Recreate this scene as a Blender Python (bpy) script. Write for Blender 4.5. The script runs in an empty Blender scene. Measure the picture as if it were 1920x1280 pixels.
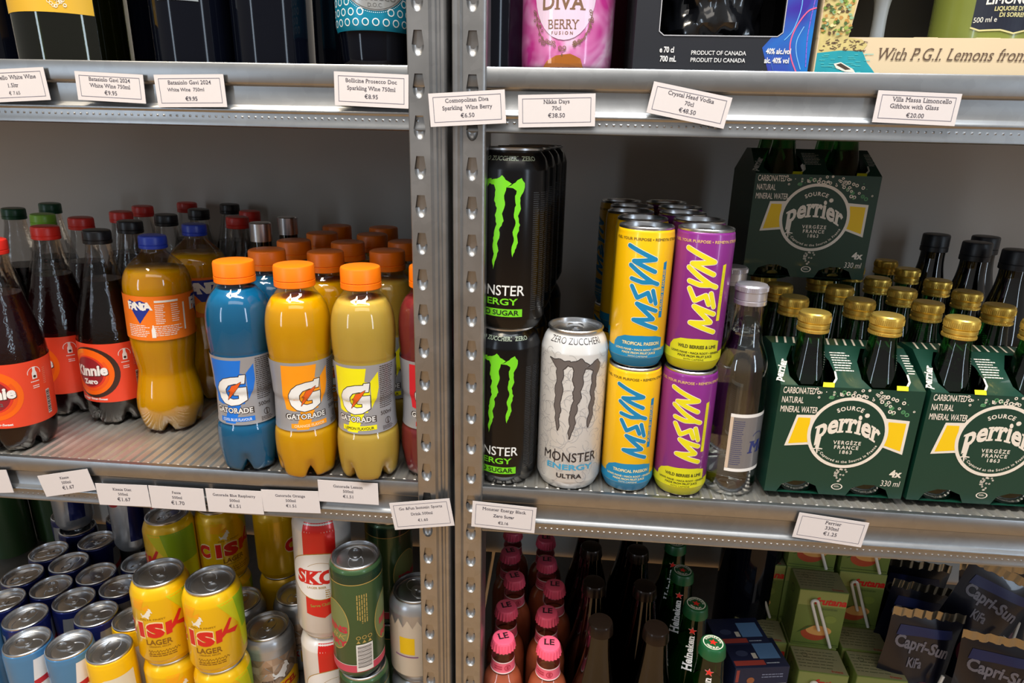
import bpy, bmesh, math, random
from mathutils import Vector, Matrix
from mathutils.geometry import tessellate_polygon
random.seed(7)
sc = bpy.context.scene
C = sc.collection
PI = math.pi

# ---------------------------------------------------------------- camera
F_PX, PITCH, YAW, ROLL = 1200.0, 0.3110, -0.0760, 0.02386
EYE = Vector((0.0701, -0.5753, 0.3432))
FWD = Vector((math.sin(YAW)*math.cos(PITCH), math.cos(YAW)*math.cos(PITCH), -math.sin(PITCH)))
_r = Vector((math.cos(YAW), -math.sin(YAW), 0)); _u = _r.cross(FWD)
RGT = _r*math.cos(ROLL) + _u*math.sin(ROLL)
UPV = -_r*math.sin(ROLL) + _u*math.cos(ROLL)
cd = bpy.data.cameras.new('camera'); cam = bpy.data.objects.new('camera', cd); C.objects.link(cam)
cd.sensor_width = 36; cd.lens = F_PX/1920*36; cd.clip_start = 0.02
cam.matrix_world = Matrix(((RGT.x, UPV.x, -FWD.x, EYE.x), (RGT.y, UPV.y, -FWD.y, EYE.y), (RGT.z, UPV.z, -FWD.z, EYE.z), (0, 0, 0, 1)))
sc.camera = cam
def _ray(px, py): return FWD + RGT*((px-960)/F_PX) - UPV*((py-640)/F_PX)
def onz(px, py, z):
    d = _ray(px, py); return EYE + d*((z-EYE.z)/d.z)
def ony(px, py, y):
    d = _ray(px, py); return EYE + d*((y-EYE.y)/d.y)

# ---------------------------------------------------------------- shop light: world, ceiling lamps, exposure
w = bpy.data.worlds.new('shop'); sc.world = w; w.use_nodes = True
nt = w.node_tree; nt.nodes.clear()
tc = nt.nodes.new('ShaderNodeTexCoord'); sep = nt.nodes.new('ShaderNodeSeparateXYZ')
rmp = nt.nodes.new('ShaderNodeValToRGB'); mp = nt.nodes.new('ShaderNodeMapRange')
bg = nt.nodes.new('ShaderNodeBackground'); wo = nt.nodes.new('ShaderNodeOutputWorld')
mp.inputs[1].default_value = -1; mp.inputs[2].default_value = 1
nt.links.new(tc.outputs['Generated'], sep.inputs[0]); nt.links.new(sep.outputs['Z'], mp.inputs[0])
nt.links.new(mp.outputs[0], rmp.inputs[0]); nt.links.new(rmp.outputs[0], bg.inputs[0]); nt.links.new(bg.outputs[0], wo.inputs[0])
el = rmp.color_ramp.elements
el[0].position = 0.0; el[0].color = (.34, .22, .12, 1)
el[1].position = 1.0; el[1].color = (.55, .57, .60, 1)
for p_, c_ in ((.42, (.26, .19, .13, 1)), (.50, (.33, .315, .30, 1)), (.66, (.38, .375, .37, 1)), (.80, (.30, .31, .33, 1))):
    e_ = el.new(p_); e_.color = c_
bg.inputs[1].default_value = 0.70
def lamp(name, loc, target, sx, sy, power, col):
    l = bpy.data.lights.new(name, 'AREA'); l.shape = 'RECTANGLE'; l.size = sx; l.size_y = sy; l.energy = power; l.color = col
    o = bpy.data.objects.new(name, l); C.objects.link(o); o.location = loc
    o.rotation_euler = (Vector(target)-Vector(loc)).to_track_quat('-Z', 'Y').to_euler()
    return o
lamp('ceiling_lamp_cool', (0.25, -0.66, 2.0), (0.15, -0.05, 0.0), 1.5, 0.20, 50, (0.93, 0.97, 1.0))
lamp('ceiling_lamp_warm', (-0.85, -0.74, 1.95), (-0.3, -0.05, -0.1), 1.0, 0.20, 27, (1.0, 0.86, 0.66))
lamp('fill_lamp_aisle', (0.5, -1.9, 2.1), (0.0, 0.0, 0.0), 2.6, 0.5, 10, (1.0, 0.92, 0.82))  # added fill without a fixture, brightens the upright front faces
lamp('window_daylight_far', (-2.1, -2.6, 0.55), (-.3, 0, .1), 0.22, 1.5, 9, (0.70, 0.84, 1.0))
lamp('window_daylight_near', (2.3, -1.9, 0.55), (.2, 0, .1), 0.22, 1.5, 9, (0.70, 0.84, 1.0))
sc.view_settings.view_transform = 'Standard'; sc.view_settings.look = 'None'
sc.view_settings.exposure = 0.22; sc.view_settings.gamma = 1.0
sc.view_settings.use_curve_mapping = False
sc.cycles.use_denoising = True
sc.cycles.transparent_max_bounces = 24
sc.cycles.max_bounces = 8
sc.cycles.sample_clamp_indirect = 4.0
sc.cycles.caustics_reflective = False; sc.cycles.caustics_refractive = False

# ---------------------------------------------------------------- materials
def lin(h):
    h = h.lstrip('#'); v = [int(h[i:i+2], 16)/255 for i in (0, 2, 4)]
    return tuple(((c/12.92) if c <= .04045 else ((c+.055)/1.055)**2.4) for c in v) + (1,)
_M = {}
def _new(name):
    m = bpy.data.materials.new(name); m.use_nodes = True; n = m.node_tree; n.nodes.clear()
    o = n.nodes.new('ShaderNodeOutputMaterial'); return m, n, o
def plain(name, col, rough=.45, metal=0., coat=0., var=.06, scale=60, bump=0., spec=.5, trans=0., sss=0.):
    """principled surface with a little procedural noise in its colour and roughness"""
    if name in _M: return name
    m, n, o = _new(name); b = n.nodes.new('ShaderNodeBsdfPrincipled')
    t = n.nodes.new('ShaderNodeTexCoord'); nz = n.nodes.new('ShaderNodeTexNoise'); nz.inputs['Scale'].default_value = scale
    n.links.new(t.outputs['Object'], nz.inputs['Vector'])
    mx = n.nodes.new('ShaderNodeMix'); mx.data_type = 'RGBA'; c = lin(col)
    mx.inputs[6].default_value = tuple(x*(1-var) for x in c[:3])+(1,); mx.inputs[7].default_value = tuple(min(1, x*(1+var)) for x in c[:3])+(1,)
    n.links.new(nz.outputs[0], mx.inputs[0]); n.links.new(mx.outputs[2], b.inputs['Base Color'])
    b.inputs['Roughness'].default_value = rough; b.inputs['Metallic'].default_value = metal
    b.inputs['Coat Weight'].default_value = coat; b.inputs['Coat Roughness'].default_value = .06
    b.inputs['Specular IOR Level'].default_value = spec; b.inputs['Transmission Weight'].default_value = trans
    if bump:
        bp = n.nodes.new('ShaderNodeBump'); bp.inputs['Strength'].default_value = bump; bp.inputs['Distance'].default_value = .001
        n.links.new(nz.outputs[0], bp.inputs['Height']); n.links.new(bp.outputs[0], b.inputs['Normal'])
    n.links.new(b.outputs[0], o.inputs[0]); _M[name] = m; return name
def ink(col): return plain('ink_'+col.strip('#'), col, rough=.42, var=.02)
def galvanised(name, base, rough, scale=90, streak=False):
    if name in _M: return name
    m, n, o = _new(name); b = n.nodes.new('ShaderNodeBsdfPrincipled')
    t = n.nodes.new('ShaderNodeTexCoord'); vo = n.nodes.new('ShaderNodeTexVoronoi'); vo.inputs['Scale'].default_value = scale
    nz = n.nodes.new('ShaderNodeTexNoise'); nz.inputs['Scale'].default_value = 22; nz.inputs['Detail'].default_value = 6
    mpn = n.nodes.new('ShaderNodeMapping'); mpn.inputs['Scale'].default_value = (.25, 1, 2.2) if streak else (1, 1, 1)
    n.links.new(t.outputs['Object'], mpn.inputs[0]); n.links.new(mpn.outputs[0], nz.inputs['Vector']); n.links.new(t.outputs['Object'], vo.inputs['Vector'])
    mx = n.nodes.new('ShaderNodeMix'); mx.data_type = 'RGBA'
    mx.inputs[6].default_value = tuple(c*.80 for c in base)+(1,); mx.inputs[7].default_value = tuple(c*1.12 for c in base)+(1,)
    ad = n.nodes.new('ShaderNodeMath'); ad.operation = 'MULTIPLY_ADD'; ad.inputs[1].default_value = .35
    n.links.new(vo.outputs['Color'], ad.inputs[0]); n.links.new(nz.outputs[0], ad.inputs[2])
    n.links.new(ad.outputs[0], mx.inputs[0]); n.links.new(mx.outputs[2], b.inputs['Base Color'])
    mr = n.nodes.new('ShaderNodeMapRange'); mr.inputs[3].default_value = rough-.08; mr.inputs[4].default_value = rough+.14
    n.links.new(nz.outputs[0], mr.inputs[0]); n.links.new(mr.outputs[0], b.inputs['Roughness'])
    b.inputs['Metallic'].default_value = .95
    bp = n.nodes.new('ShaderNodeBump'); bp.inputs['Strength'].default_value = .12; bp.inputs['Distance'].default_value = .0006
    n.links.new(nz.outputs[0], bp.inputs['Height']); n.links.new(bp.outputs[0], b.inputs['Normal'])
    n.links.new(b.outputs[0], o.inputs[0]); _M[name] = m; return name
def clear(name, tint, rough=.03, f0=.06, edge=.55, bump=0.):
    """thin transparent wall of a bottle: tinted see-through with a Fresnel reflection"""
    if name in _M: return name
    m, n, o = _new(name)
    tr = n.nodes.new('ShaderNodeBsdfTransparent'); gl = n.nodes.new('ShaderNodeBsdfGlossy'); mx = n.nodes.new('ShaderNodeMixShader')
    lw = n.nodes.new('ShaderNodeLayerWeight'); lw.inputs[0].default_value = .35
    mr = n.nodes.new('ShaderNodeMapRange'); mr.inputs[3].default_value = f0; mr.inputs[4].default_value = edge
    tr.inputs[0].default_value = tuple(tint)+(1,); gl.inputs[0].default_value = (1, 1, 1, 1); gl.inputs['Roughness'].default_value = rough
    n.links.new(lw.outputs['Fresnel'], mr.inputs[0]); n.links.new(mr.outputs[0], mx.inputs[0])
    n.links.new(tr.outputs[0], mx.inputs[1]); n.links.new(gl.outputs[0], mx.inputs[2])
    if bump:
        t = n.nodes.new('ShaderNodeTexCoord'); nz = n.nodes.new('ShaderNodeTexNoise'); nz.inputs['Scale'].default_value = 260
        bp = n.nodes.new('ShaderNodeBump'); bp.inputs['Strength'].default_value = bump; bp.inputs['Distance'].default_value = .001
        n.links.new(t.outputs['Object'], nz.inputs['Vector']); n.links.new(nz.outputs[0], bp.inputs['Height']); n.links.new(bp.outputs[0], gl.inputs['Normal'])
    n.links.new(mx.outputs[0], o.inputs[0]); _M[name] = m; return name
def glass(name, col, ior=1.45, rough=0.):
    if name in _M: return name
    m, n, o = _new(name); g = n.nodes.new('ShaderNodeBsdfGlass'); g.inputs[0].default_value = tuple(col)+(1,); g.inputs['IOR'].default_value = ior
    g.inputs['Roughness'].default_value = rough
    n.links.new(g.outputs[0], o.inputs[0]); _M[name] = m; return name
def liquid(name, col, trans=.0, rough=.12, sss=.0):
    """cloudy drink: coloured body with scattering under a smooth surface"""
    if name in _M: return name
    m, n, o = _new(name); b = n.nodes.new('ShaderNodeBsdfPrincipled'); c = lin(col)
    t = n.nodes.new('ShaderNodeTexCoord'); nz = n.nodes.new('ShaderNodeTexNoise'); nz.inputs['Scale'].default_value = 18
    mx = n.nodes.new('ShaderNodeMix'); mx.data_type = 'RGBA'
    mx.inputs[6].default_value = tuple(x*.94 for x in c[:3])+(1,); mx.inputs[7].default_value = c
    n.links.new(t.outputs['Object'], nz.inputs['Vector']); n.links.new(nz.outputs[0], mx.inputs[0]); n.links.new(mx.outputs[2], b.inputs['Base Color'])
    b.inputs['Roughness'].default_value = rough; b.inputs['Transmission Weight'].default_value = trans; b.inputs['IOR'].default_value = 1.33
    if sss:
        b.inputs['Subsurface Weight'].default_value = sss; b.inputs['Subsurface Radius'].default_value = (1, .8, .5); b.inputs['Subsurface Scale'].default_value = .012
    n.links.new(b.outputs[0], o.inputs[0]); _M[name] = m; return name

# ---------------------------------------------------------------- flat shapes (2D) for printing
def poly(pts, holes=()):
    loops = [[Vector((x, y, 0)) for x, y in pts]] + [[Vector((x, y, 0)) for x, y in h] for h in holes]
    vs = [(v.x, v.y) for l in loops for v in l]
    fs = []
    for a, b, c in tessellate_polygon(loops):
        ar = (vs[b][0]-vs[a][0])*(vs[c][1]-vs[a][1])-(vs[c][0]-vs[a][0])*(vs[b][1]-vs[a][1])
        if abs(ar) > 1e-14: fs.append((a, b, c) if ar > 0 else (a, c, b))
    return vs, fs
def circ(cx, cy, rx, ry=None, n=36, a0=0, a1=2*PI):
    ry = rx if ry is None else ry
    full = abs(a1-a0-2*PI) < 1e-6
    return [(cx+rx*math.cos(a0+(a1-a0)*i/(n if full else n-1)), cy+ry*math.sin(a0+(a1-a0)*i/(n if full else n-1))) for i in range(n)]
def disk(cx, cy, rx, ry=None, n=36): return poly(circ(cx, cy, rx, ry, n))
def ring(cx, cy, r0, r1, n=40, a0=0, a1=2*PI, asp=1.):
    vs, fs = [], []
    for i in range(n+1):
        a = a0+(a1-a0)*i/n
        vs += [(cx+r0*math.cos(a), cy+asp*r0*math.sin(a)), (cx+r1*math.cos(a), cy+asp*r1*math.sin(a))]
        if i: fs.append((2*i-2, 2*i-1, 2*i+1, 2*i))
    return vs, fs
def rect(x0, y0, x1, y1): return [(x0, y0), (x1, y0), (x1, y1), (x0, y1)], [(0, 1, 2, 3)]
def frame2(x0, y0, x1, y1, t): return join(rect(x0, y0, x1, y0+t), rect(x0, y1-t, x1, y1), rect(x0, y0, x0+t, y1), rect(x1-t, y0, x1, y1))
def join(*sh):
    vs, fs = [], []
    for v, f in sh:
        o = len(vs); vs += v; fs += [tuple(i+o for i in q) for q in f]
    return vs, fs
def tf(sh, dx=0, dy=0, rot=0, sx=1, sy=None):
    sy = sx if sy is None else sy; c, s = math.cos(rot), math.sin(rot)
    vs = [(dx+c*x*sx-s*y*sy, dy+s*x*sx+c*y*sy) for x, y in sh[0]]
    fs = sh[1] if sx*sy > 0 else [tuple(reversed(f)) for f in sh[1]]
    return vs, fs
def stroke(pts, wd, closed=False, cap=True):
    out = []; n = len(pts)
    for i in range(n if closed else n-1):
        (x0, y0), (x1, y1) = pts[i], pts[(i+1) % n]
        L = math.hypot(x1-x0, y1-y0)
        if L < 1e-9: continue
        nx, ny = -(y1-y0)/L*wd/2, (x1-x0)/L*wd/2
        out.append(([(x0-nx, y0-ny), (x1-nx, y1-ny), (x1+nx, y1+ny), (x0+nx, y0+ny)], [(0, 1, 2, 3)]))
    if cap:
        for x, y in pts: out.append(disk(x, y, wd/2, n=8))
    return join(*out)
def star(cx, cy, r, n=5, k=.42, rot=PI/2):
    return poly([(cx+(r if i % 2 == 0 else r*k)*math.cos(rot+i*PI/n), cy+(r if i % 2 == 0 else r*k)*math.sin(rot+i*PI/n)) for i in range(2*n)])

# lettering built from outlines
_G, _ADV = {}, {}
def _raw(s, bold):
    cu = bpy.data.curves.new('t', 'FONT'); cu.body = s; cu.size = 1; cu.offset = bold; cu.resolution_u = 3
    if 'M' in s and bold: cu.offset = 0
    o = bpy.data.objects.new('t', cu); C.objects.link(o)
    me = o.to_mesh(); vs = [(v.co.x, v.co.y) for v in me.vertices]; fs = []
    for p in me.polygons:
        f = list(p.vertices); a = sum(vs[f[i]][0]*vs[f[(i+1) % len(f)]][1]-vs[f[(i+1) % len(f)]][0]*vs[f[i]][1] for i in range(len(f)))
        fs.append(tuple(f) if a > 0 else tuple(reversed(f)))
    o.to_mesh_clear(); bpy.data.objects.remove(o); bpy.data.curves.remove(cu)
    if s == 'M' and bold: return join(*[tf((vs, fs), dx, dy) for dx, dy in ((0, 0), (bold*.9, bold*.5), (-bold*.9, bold*.5), (bold*.9, -bold*.5), (-bold*.9, -bold*.5))])
    return vs, fs
def _wid(s):
    v = _raw(s, 0)[0]; return max(x for x, y in v)-min(x for x, y in v)
_HH = _wid('HH'); _CAP = max(y for x, y in _raw('H', 0)[0])
def adv(ch):
    if ch not in _ADV: _ADV[ch] = .28 if ch == ' ' else _wid('H'+ch+'H')-_HH
    return _ADV[ch]
def _cuts(sh, y):
    iv = []
    for f in sh[1]:
        xs = []
        for i in range(len(f)):
            (x0, y0), (x1, y1) = sh[0][f[i]], sh[0][f[(i+1) % len(f)]]
            if (y0-y)*(y1-y) < 0: xs.append(x0+(x1-x0)*(y-y0)/(y1-y0))
        if len(xs) > 1: iv.append([min(xs), max(xs)])
    iv.sort(); out = []
    for a in iv:
        if out and a[0] <= out[-1][1]+.004: out[-1][1] = max(out[-1][1], a[1])
        else: out.append(a)
    return out
def glyph(ch, bold, serif):
    k = (ch, round(bold, 3), serif)
    if k in _G: return _G[k]
    if ch == ' ': g = ([], [])
    else:
        g = _raw(ch, bold)
        if serif:
            ys = [y for x, y in g[0]]; y0, y1 = min(ys), max(ys); add = []; e = .085*serif; t = .07
            if ch in 'AFHIKMNPRTXYfhiklmnr14':
                for a, b in _cuts(g, y0+.02):
                    if b-a < .30: add.append(rect(a-e, y0, b+e, y0+t))
            if ch in 'BDEFHIKLMNPRUVWXYbdhklijmnpru':
                cc = _cuts(g, y1-.02)
                if ch in 'ijmnpru': cc = cc[:1]; ct = y1 if ch not in 'ij' else None
                for a, b in cc:
                    if b-a < .30 and not (ch in 'ij'):
                        add.append(rect(a-e, y1-t, b+(e if ch not in 'bdhklmnpru' else 0), y1))
            g = join(g, *add)
    _G[k] = g; return g
def text(s, cap, bold=.0, sx=1., slant=0., track=0., serif=0, align='C', rot=0., x=0., y=0., width=None):
    k = cap/_CAP; parts = []; cx = 0
    for ch in s:
        g = glyph(ch, bold, serif)
        if g[0]: parts.append(([((vx+cx+vy*slant), vy) for vx, vy in g[0]], g[1]))
        cx += adv(ch)+track+(.02*serif)
    sh = join(*parts)
    if width: sx = width/(cx*k)
    dx = {'C': -cx/2, 'L': 0, 'R': -cx}[align]
    sh = ([((vx+dx)*k*sx, vy*k) for vx, vy in sh[0]], sh[1])
    return tf(sh, x, y, rot)
def arc_text(s, cap, r, a_mid, bold=0., track=0., sx=1., serif=0, cx=0, cy=0, inner=False):
    """letters around a circle; inner=True runs along the bottom reading left to right"""
    k = cap/_CAP; tot = sum(adv(c)+track for c in s)*k*sx; pos = -tot/2; out = []
    for ch in s:
        a = (adv(ch)+track)*k*sx; g = glyph(ch, bold, serif)
        if g[0]:
            th = (pos+a/2)/r
            ang = a_mid+th if inner else a_mid-th
            loc = tf(([((vx)*k*sx-a/2, vy*k) for vx, vy in g[0]], g[1]), 0, 0, ang+PI/2 if inner else ang-PI/2)
            out.append(tf(loc, cx+r*math.cos(ang), cy+r*math.sin(ang)))
        pos += a
    return join(*out)
def lines(x0, x1, ytop, n, pitch, h, seed=0, seg=True):
    """tiny unreadable lines of small print"""
    rn = random.Random(seed); out = []
    for i in range(n):
        xx = x0; y = ytop-i*pitch; xe = x1-(rn.random()*.25*(x1-x0))
        while xx < xe:
            L = (x1-x0)*(.05+.14*rn.random()); out.append(rect(xx, y, min(xx+L, xe), y+h)); xx += L+(x1-x0)*.025
    return join(*out)

# ---------------------------------------------------------------- mesh builder
class MB:
    def __init__(s): s.v, s.f, s.m, s.sm, s.mats = [], [], [], [], []; s.dk = 0
    def mat(s, name):
        if name not in s.mats: s.mats.append(name)
        return s.mats.index(name)
    def add(s, vs, fs, mat, smooth=False):
        o = len(s.v); k = s.mat(mat); s.v += [tuple(p) for p in vs]
        for f in fs: s.f.append(tuple(i+o for i in f)); s.m.append(k); s.sm.append(smooth)
        return s
    def box(s, x0, y0, z0, x1, y1, z1, mat, bev=0.):
        bm = bmesh.new(); bmesh.ops.create_cube(bm, size=1)
        for v in bm.verts: v.co = Vector(((x0+x1)/2+v.co.x*(x1-x0), (y0+y1)/2+v.co.y*(y1-y0), (z0+z1)/2+v.co.z*(z1-z0)))
        if bev: bmesh.ops.bevel(bm, geom=bm.edges[:]+bm.verts[:], offset=bev, segments=2, affect='EDGES', profile=.5)
        bm.verts.index_update(); s.add([v.co[:] for v in bm.verts], [[v.index for v in f.verts] for f in bm.faces], mat, bool(bev)); bm.free(); return s
    def lathe(s, prof, mat, n=56, mod=None, a0=0., a1=2*PI, cx=0, cy=0, dz=0):
        full = abs(a1-a0-2*PI) < 1e-6; m = n if full else n+1; vs, fs = [], []
        for r, z in prof:
            for i in range(m):
                a = a0+(a1-a0)*i/n; rr, zz = (r, z) if mod is None else mod(r, z, a)
                vs.append((cx+rr*math.sin(a), cy-rr*math.cos(a), zz+dz))
        for j in range(len(prof)-1):
            for i in range(n):
                i2 = (i+1) % m
                a, b, c, d = j*m+i, j*m+i2, (j+1)*m+i2, (j+1)*m+i
                if prof[j][0] < 1e-7: fs.append((a, c, d))
                elif prof[j+1][0] < 1e-7: fs.append((a, b, d))
                else: fs.append((a, b, c, d))
        return s.add(vs, fs, mat, True)
    def decal(s, sh, mat, mp, sx=.0025, sy=None):
        bm = bmesh.new(); bv = [bm.verts.new((x, y, 0)) for x, y in sh[0]]
        for f in sh[1]:
            try: bm.faces.new([bv[i] for i in f])
            except ValueError: pass
        if not bm.verts: bm.free(); return s
        # overlapping pieces of one print sit a few microns apart
        seen = set(); k = s.dk
        for v0 in bm.verts:
            if v0 in seen: continue
            st_ = [v0]; seen.add(v0)
            while st_:
                v = st_.pop(); v.co.z = (k % 13)*3e-6
                for e in v.link_edges:
                    q = e.other_vert(v)
                    if q not in seen: seen.add(q); st_.append(q)
            k += 1
        s.dk = k
        def mq(x, y, z):
            p = Vector(mp(x, y))
            if z < 1e-9: return p
            nn = (Vector(mp(x+1e-5, y))-p).cross(Vector(mp(x, y+1e-5))-p)
            return p+nn.normalized()*z
        if sx:
            for ax, st in ((0, sx), (1, sy)):
                if not st: continue
                lo = min(v.co[ax] for v in bm.verts); hi = max(v.co[ax] for v in bm.verts)
                for k in range(int(math.floor(lo/st))+1, int(math.ceil(hi/st))):
                    no = (1, 0, 0) if ax == 0 else (0, 1, 0); co = (k*st, 0, 0) if ax == 0 else (0, k*st, 0)
                    bmesh.ops.bisect_plane(bm, geom=bm.verts[:]+bm.edges[:]+bm.faces[:], dist=1e-7, plane_co=co, plane_no=no)
        bm.verts.index_update()
        s.add([mq(v.co.x, v.co.y, v.co.z) for v in bm.verts], [[v.index for v in f.verts] for f in bm.faces], mat, False); bm.free(); return s
    def tube(s, pts, r, mat, n=8, capped=True):
        P = [Vector(p) for p in pts]; vs, fs = [], []
        for i, p in enumerate(P):
            d = (P[min(i+1, len(P)-1)]-P[max(i-1, 0)]).normalized(); a = d.cross(Vector((0, 1, .2))).normalized(); b = d.cross(a)
            vs += [tuple(p+a*r*math.cos(2*PI*k/n)+b*r*math.sin(2*PI*k/n)) for k in range(n)]
            if i: fs += [((i-1)*n+k, (i-1)*n+(k+1) % n, i*n+(k+1) % n, i*n+k) for k in range(n)]
        if capped: fs += [tuple(range(n))[::-1], tuple((len(P)-1)*n+k for k in range(n))]
        return s.add(vs, fs, mat, True)
    def build(s, name, parent=None, angle=38):
        me = bpy.data.meshes.new(name); me.from_pydata(s.v, [], s.f)
        for m in s.mats: me.materials.append(_M[m])
        me.polygons.foreach_set('material_index', s.m); me.polygons.foreach_set('use_smooth', s.sm)
        me.update()
        if any(s.sm): me.set_sharp_from_angle(angle=math.radians(angle))
        o = bpy.data.objects.new(name, me); C.objects.link(o)
        if parent is not None: o.parent = parent
        return o
def interp(prof):
    pr = sorted([(z, r) for r, z in prof])
    def R(z):
        if z <= pr[0][0]: return pr[0][1]
        for (z0, r0), (z1, r1) in zip(pr, pr[1:]):
            if z <= z1: return r0 if z1-z0 < 1e-9 else r0+(r1-r0)*(z-z0)/(z1-z0)
        return pr[-1][1]
    return R
def wrap(Rf, Rn, off, u0=0., z0=0.):
    """maps (u, v) onto a body of revolution whose front is -Y"""
    def m(u, v):
        r = Rf(v+z0)+off; th = (u+u0)/Rn; return (r*math.sin(th), -r*math.cos(th), v+z0)
    return m
def front(y, off=0.): return lambda u, v: (u, y-off, v)
def thing(name, label, cat, group=None):
    o = bpy.data.objects.new(name, None); C.objects.link(o); o.empty_display_size = .02
    o['label'] = label; o['category'] = cat
    if group: o['group'] = group
    return o
def tag(o, label=None, cat=None, group=None, kind=None):
    for k, v in (('label', label), ('category', cat), ('group', group), ('kind', kind)):
        if v: o[k] = v
    return o
def dup(root, label=None, group=None):
    r = root.copy(); C.objects.link(r)
    if label: r['label'] = label
    if group: r['group'] = group
    for ch in list(root.children):
        c = ch.copy(); C.objects.link(c); c.parent = r
        for g in list(ch.children):
            d = g.copy(); C.objects.link(d); d.parent = c
    return r
def lean_of(x): 
    s = 1 if x > 0 else -1
    return -s*min(2.2, max(0, abs(x)-.22)*12)
def put(o, x, y, z, rz=0., lean=0.):
    o.rotation_euler = (Matrix.Rotation(math.radians(lean), 3, 'Y') @ Matrix.Rotation(math.radians(rz), 3, 'Z')).to_euler()
    o.location = (x, y, z); return o
def put_top(o, px, py, H, z, rz=0., lean=None):
    """stands a thing of height H on the shelf at z so that its top is seen at (px, py)"""
    p = onz(px, py, z+H); L = lean_of(p.x) if lean is None else lean
    return put(o, p.x-math.tan(math.radians(L))*H, p.y, z, rz, L)
SOURCES = []
def take(src, label, group=None):
    """the first call uses the source itself, later calls copy it"""
    if src.get('_used'):
        return dup(src, label, group)
    src['_used'] = 1; SOURCES.append(src); src['label'] = label
    if group: src['group'] = group
    return src
# ================================================================= the rack and the wall
H1, S0 = 0.397, -0.405            # heights of the upper and lower decks; the middle deck is z = 0
YB = 0.46                         # back wall
galvanised('galv', (.37, .375, .38), .33, 120, True)
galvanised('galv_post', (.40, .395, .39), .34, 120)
galvanised('galv_shade', (.22, .21, .20), .50, 70)  # darker copy of the deck metal, shelf shadow put into its colour
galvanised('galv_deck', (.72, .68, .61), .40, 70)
plain('back_paint', '#d9d0c6', rough=.7, var=.05, scale=9)
plain('paper', '#d9d1cf', rough=.75, var=.015, scale=200)
plain('print_grey', '#4a4650', rough=.7); plain('print_line', '#6c6a78', rough=.7)
plain('alu', '#cfd1d4', rough=.30, metal=1, var=.05, scale=300)
plain('alu_dark', '#9da0a5', rough=.32, metal=1, var=.05, scale=300)
plain('hole_dark', '#3b3835', rough=.6, metal=.4)

mb = MB(); mb.box(-1.3, YB, -1.0, 1.3, YB+.02, 1.2, 'back_paint')
tag(mb.build('wall_back'), kind='structure')
# floor of the shop in front of and under the rack
plain('floor_tile', '#b48c5e', rough=.6, var=.08, scale=6)
mb = MB(); mb.box(-2.5, -3.2, -.86, 2.5, YB+.02, -.84, 'floor_tile')
tag(mb.build('floor'), kind='structure')

def beam(x0, x1, ztop, label):
    pr = [(.0052, .0), (.0005, .0006), (-.0006, .0004), (-.0012, -.0006), (-.0012, -.0150), (-.0004, -.0166), (.0022, -.0180), (.0022, -.0330), (.0010, -.0346),
          (-.0016, -.0368), (-.0020, -.0380), (-.0016, -.0392), (-.0008, -.0402), (-.0008, -.0478), (-.0016, -.0494), (-.0014, -.0512), (.0004, -.0520), (.026, -.0520), (.026, -.0500),
          (.0020, -.0500), (.0034, -.0170), (.0020, -.0022), (.0052, -.0018)]
    n = len(pr); vs = []; fs = []
    for i, x in enumerate((x0, x1)): vs += [(x, y, z+ztop) for y, z in pr]
    for j in range(n):
        k = (j+1) % n; fs.append((j, k, n+k, n+j))
    mb = MB(); mb.add(vs, fs, 'galv', True)
    ln = poly(pr); mb.add([(x0, y, z+ztop) for y, z in ln[0]], ln[1], 'galv'); mb.add([(x1, y, z+ztop) for y, z in ln[0]], [tuple(reversed(f)) for f in ln[1]], 'galv')
    # row of pressed dimples near the lower lip
    x = x0+.004
    while x < x1-.004:
        c = (x, -.0016, ztop-.0436); r = .0011
        mb.add([(c[0]-r, -.0008, c[2]-r*.8), (c[0]+r, -.0008, c[2]-r*.8), (c[0]+r, -.0008, c[2]+r*.8), (c[0]-r, -.0008, c[2]+r*.8), c], [(0, 1, 4), (1, 2, 4), (2, 3, 4), (3, 0, 4)], 'galv', True)
        x += .0060
    o = mb.build('shelf_beam'); tag(o, label, 'shelf beam', 'galvanised front beams of the racking')
def deck(x0, x1, z, label, ribs=True):
    mb = MB(); mt = 'galv_deck' if ribs else 'galv_shade'; mb.box(x0, .0036, z-.012, x1, YB-.012, z-(.0016 if ribs else 0), mt)
    if ribs:
        x = x0+.006
        while x < x1-.006:
            mb.add([(x-.0028, .0054, z-.0016), (x-.0008, .0066, z), (x+.0008, .0066, z), (x+.0028, .0054, z-.0016),
                    (x-.0028, YB-.02, z-.0016), (x-.0008, YB-.021, z), (x+.0008, YB-.021, z), (x+.0028, YB-.02, z-.0016)],
                   [(0, 1, 5, 4), (1, 2, 6, 5), (2, 3, 7, 6), (0, 3, 2, 1), (4, 5, 6, 7)], 'galv_deck', True)
            x += .0112
    o = mb.build('shelf_deck'); tag(o, label, 'shelf', 'ribbed metal decks of the racking')
XL0, XL1, XR0, XR1 = -1.12, -.050, -.016, 1.08
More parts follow.
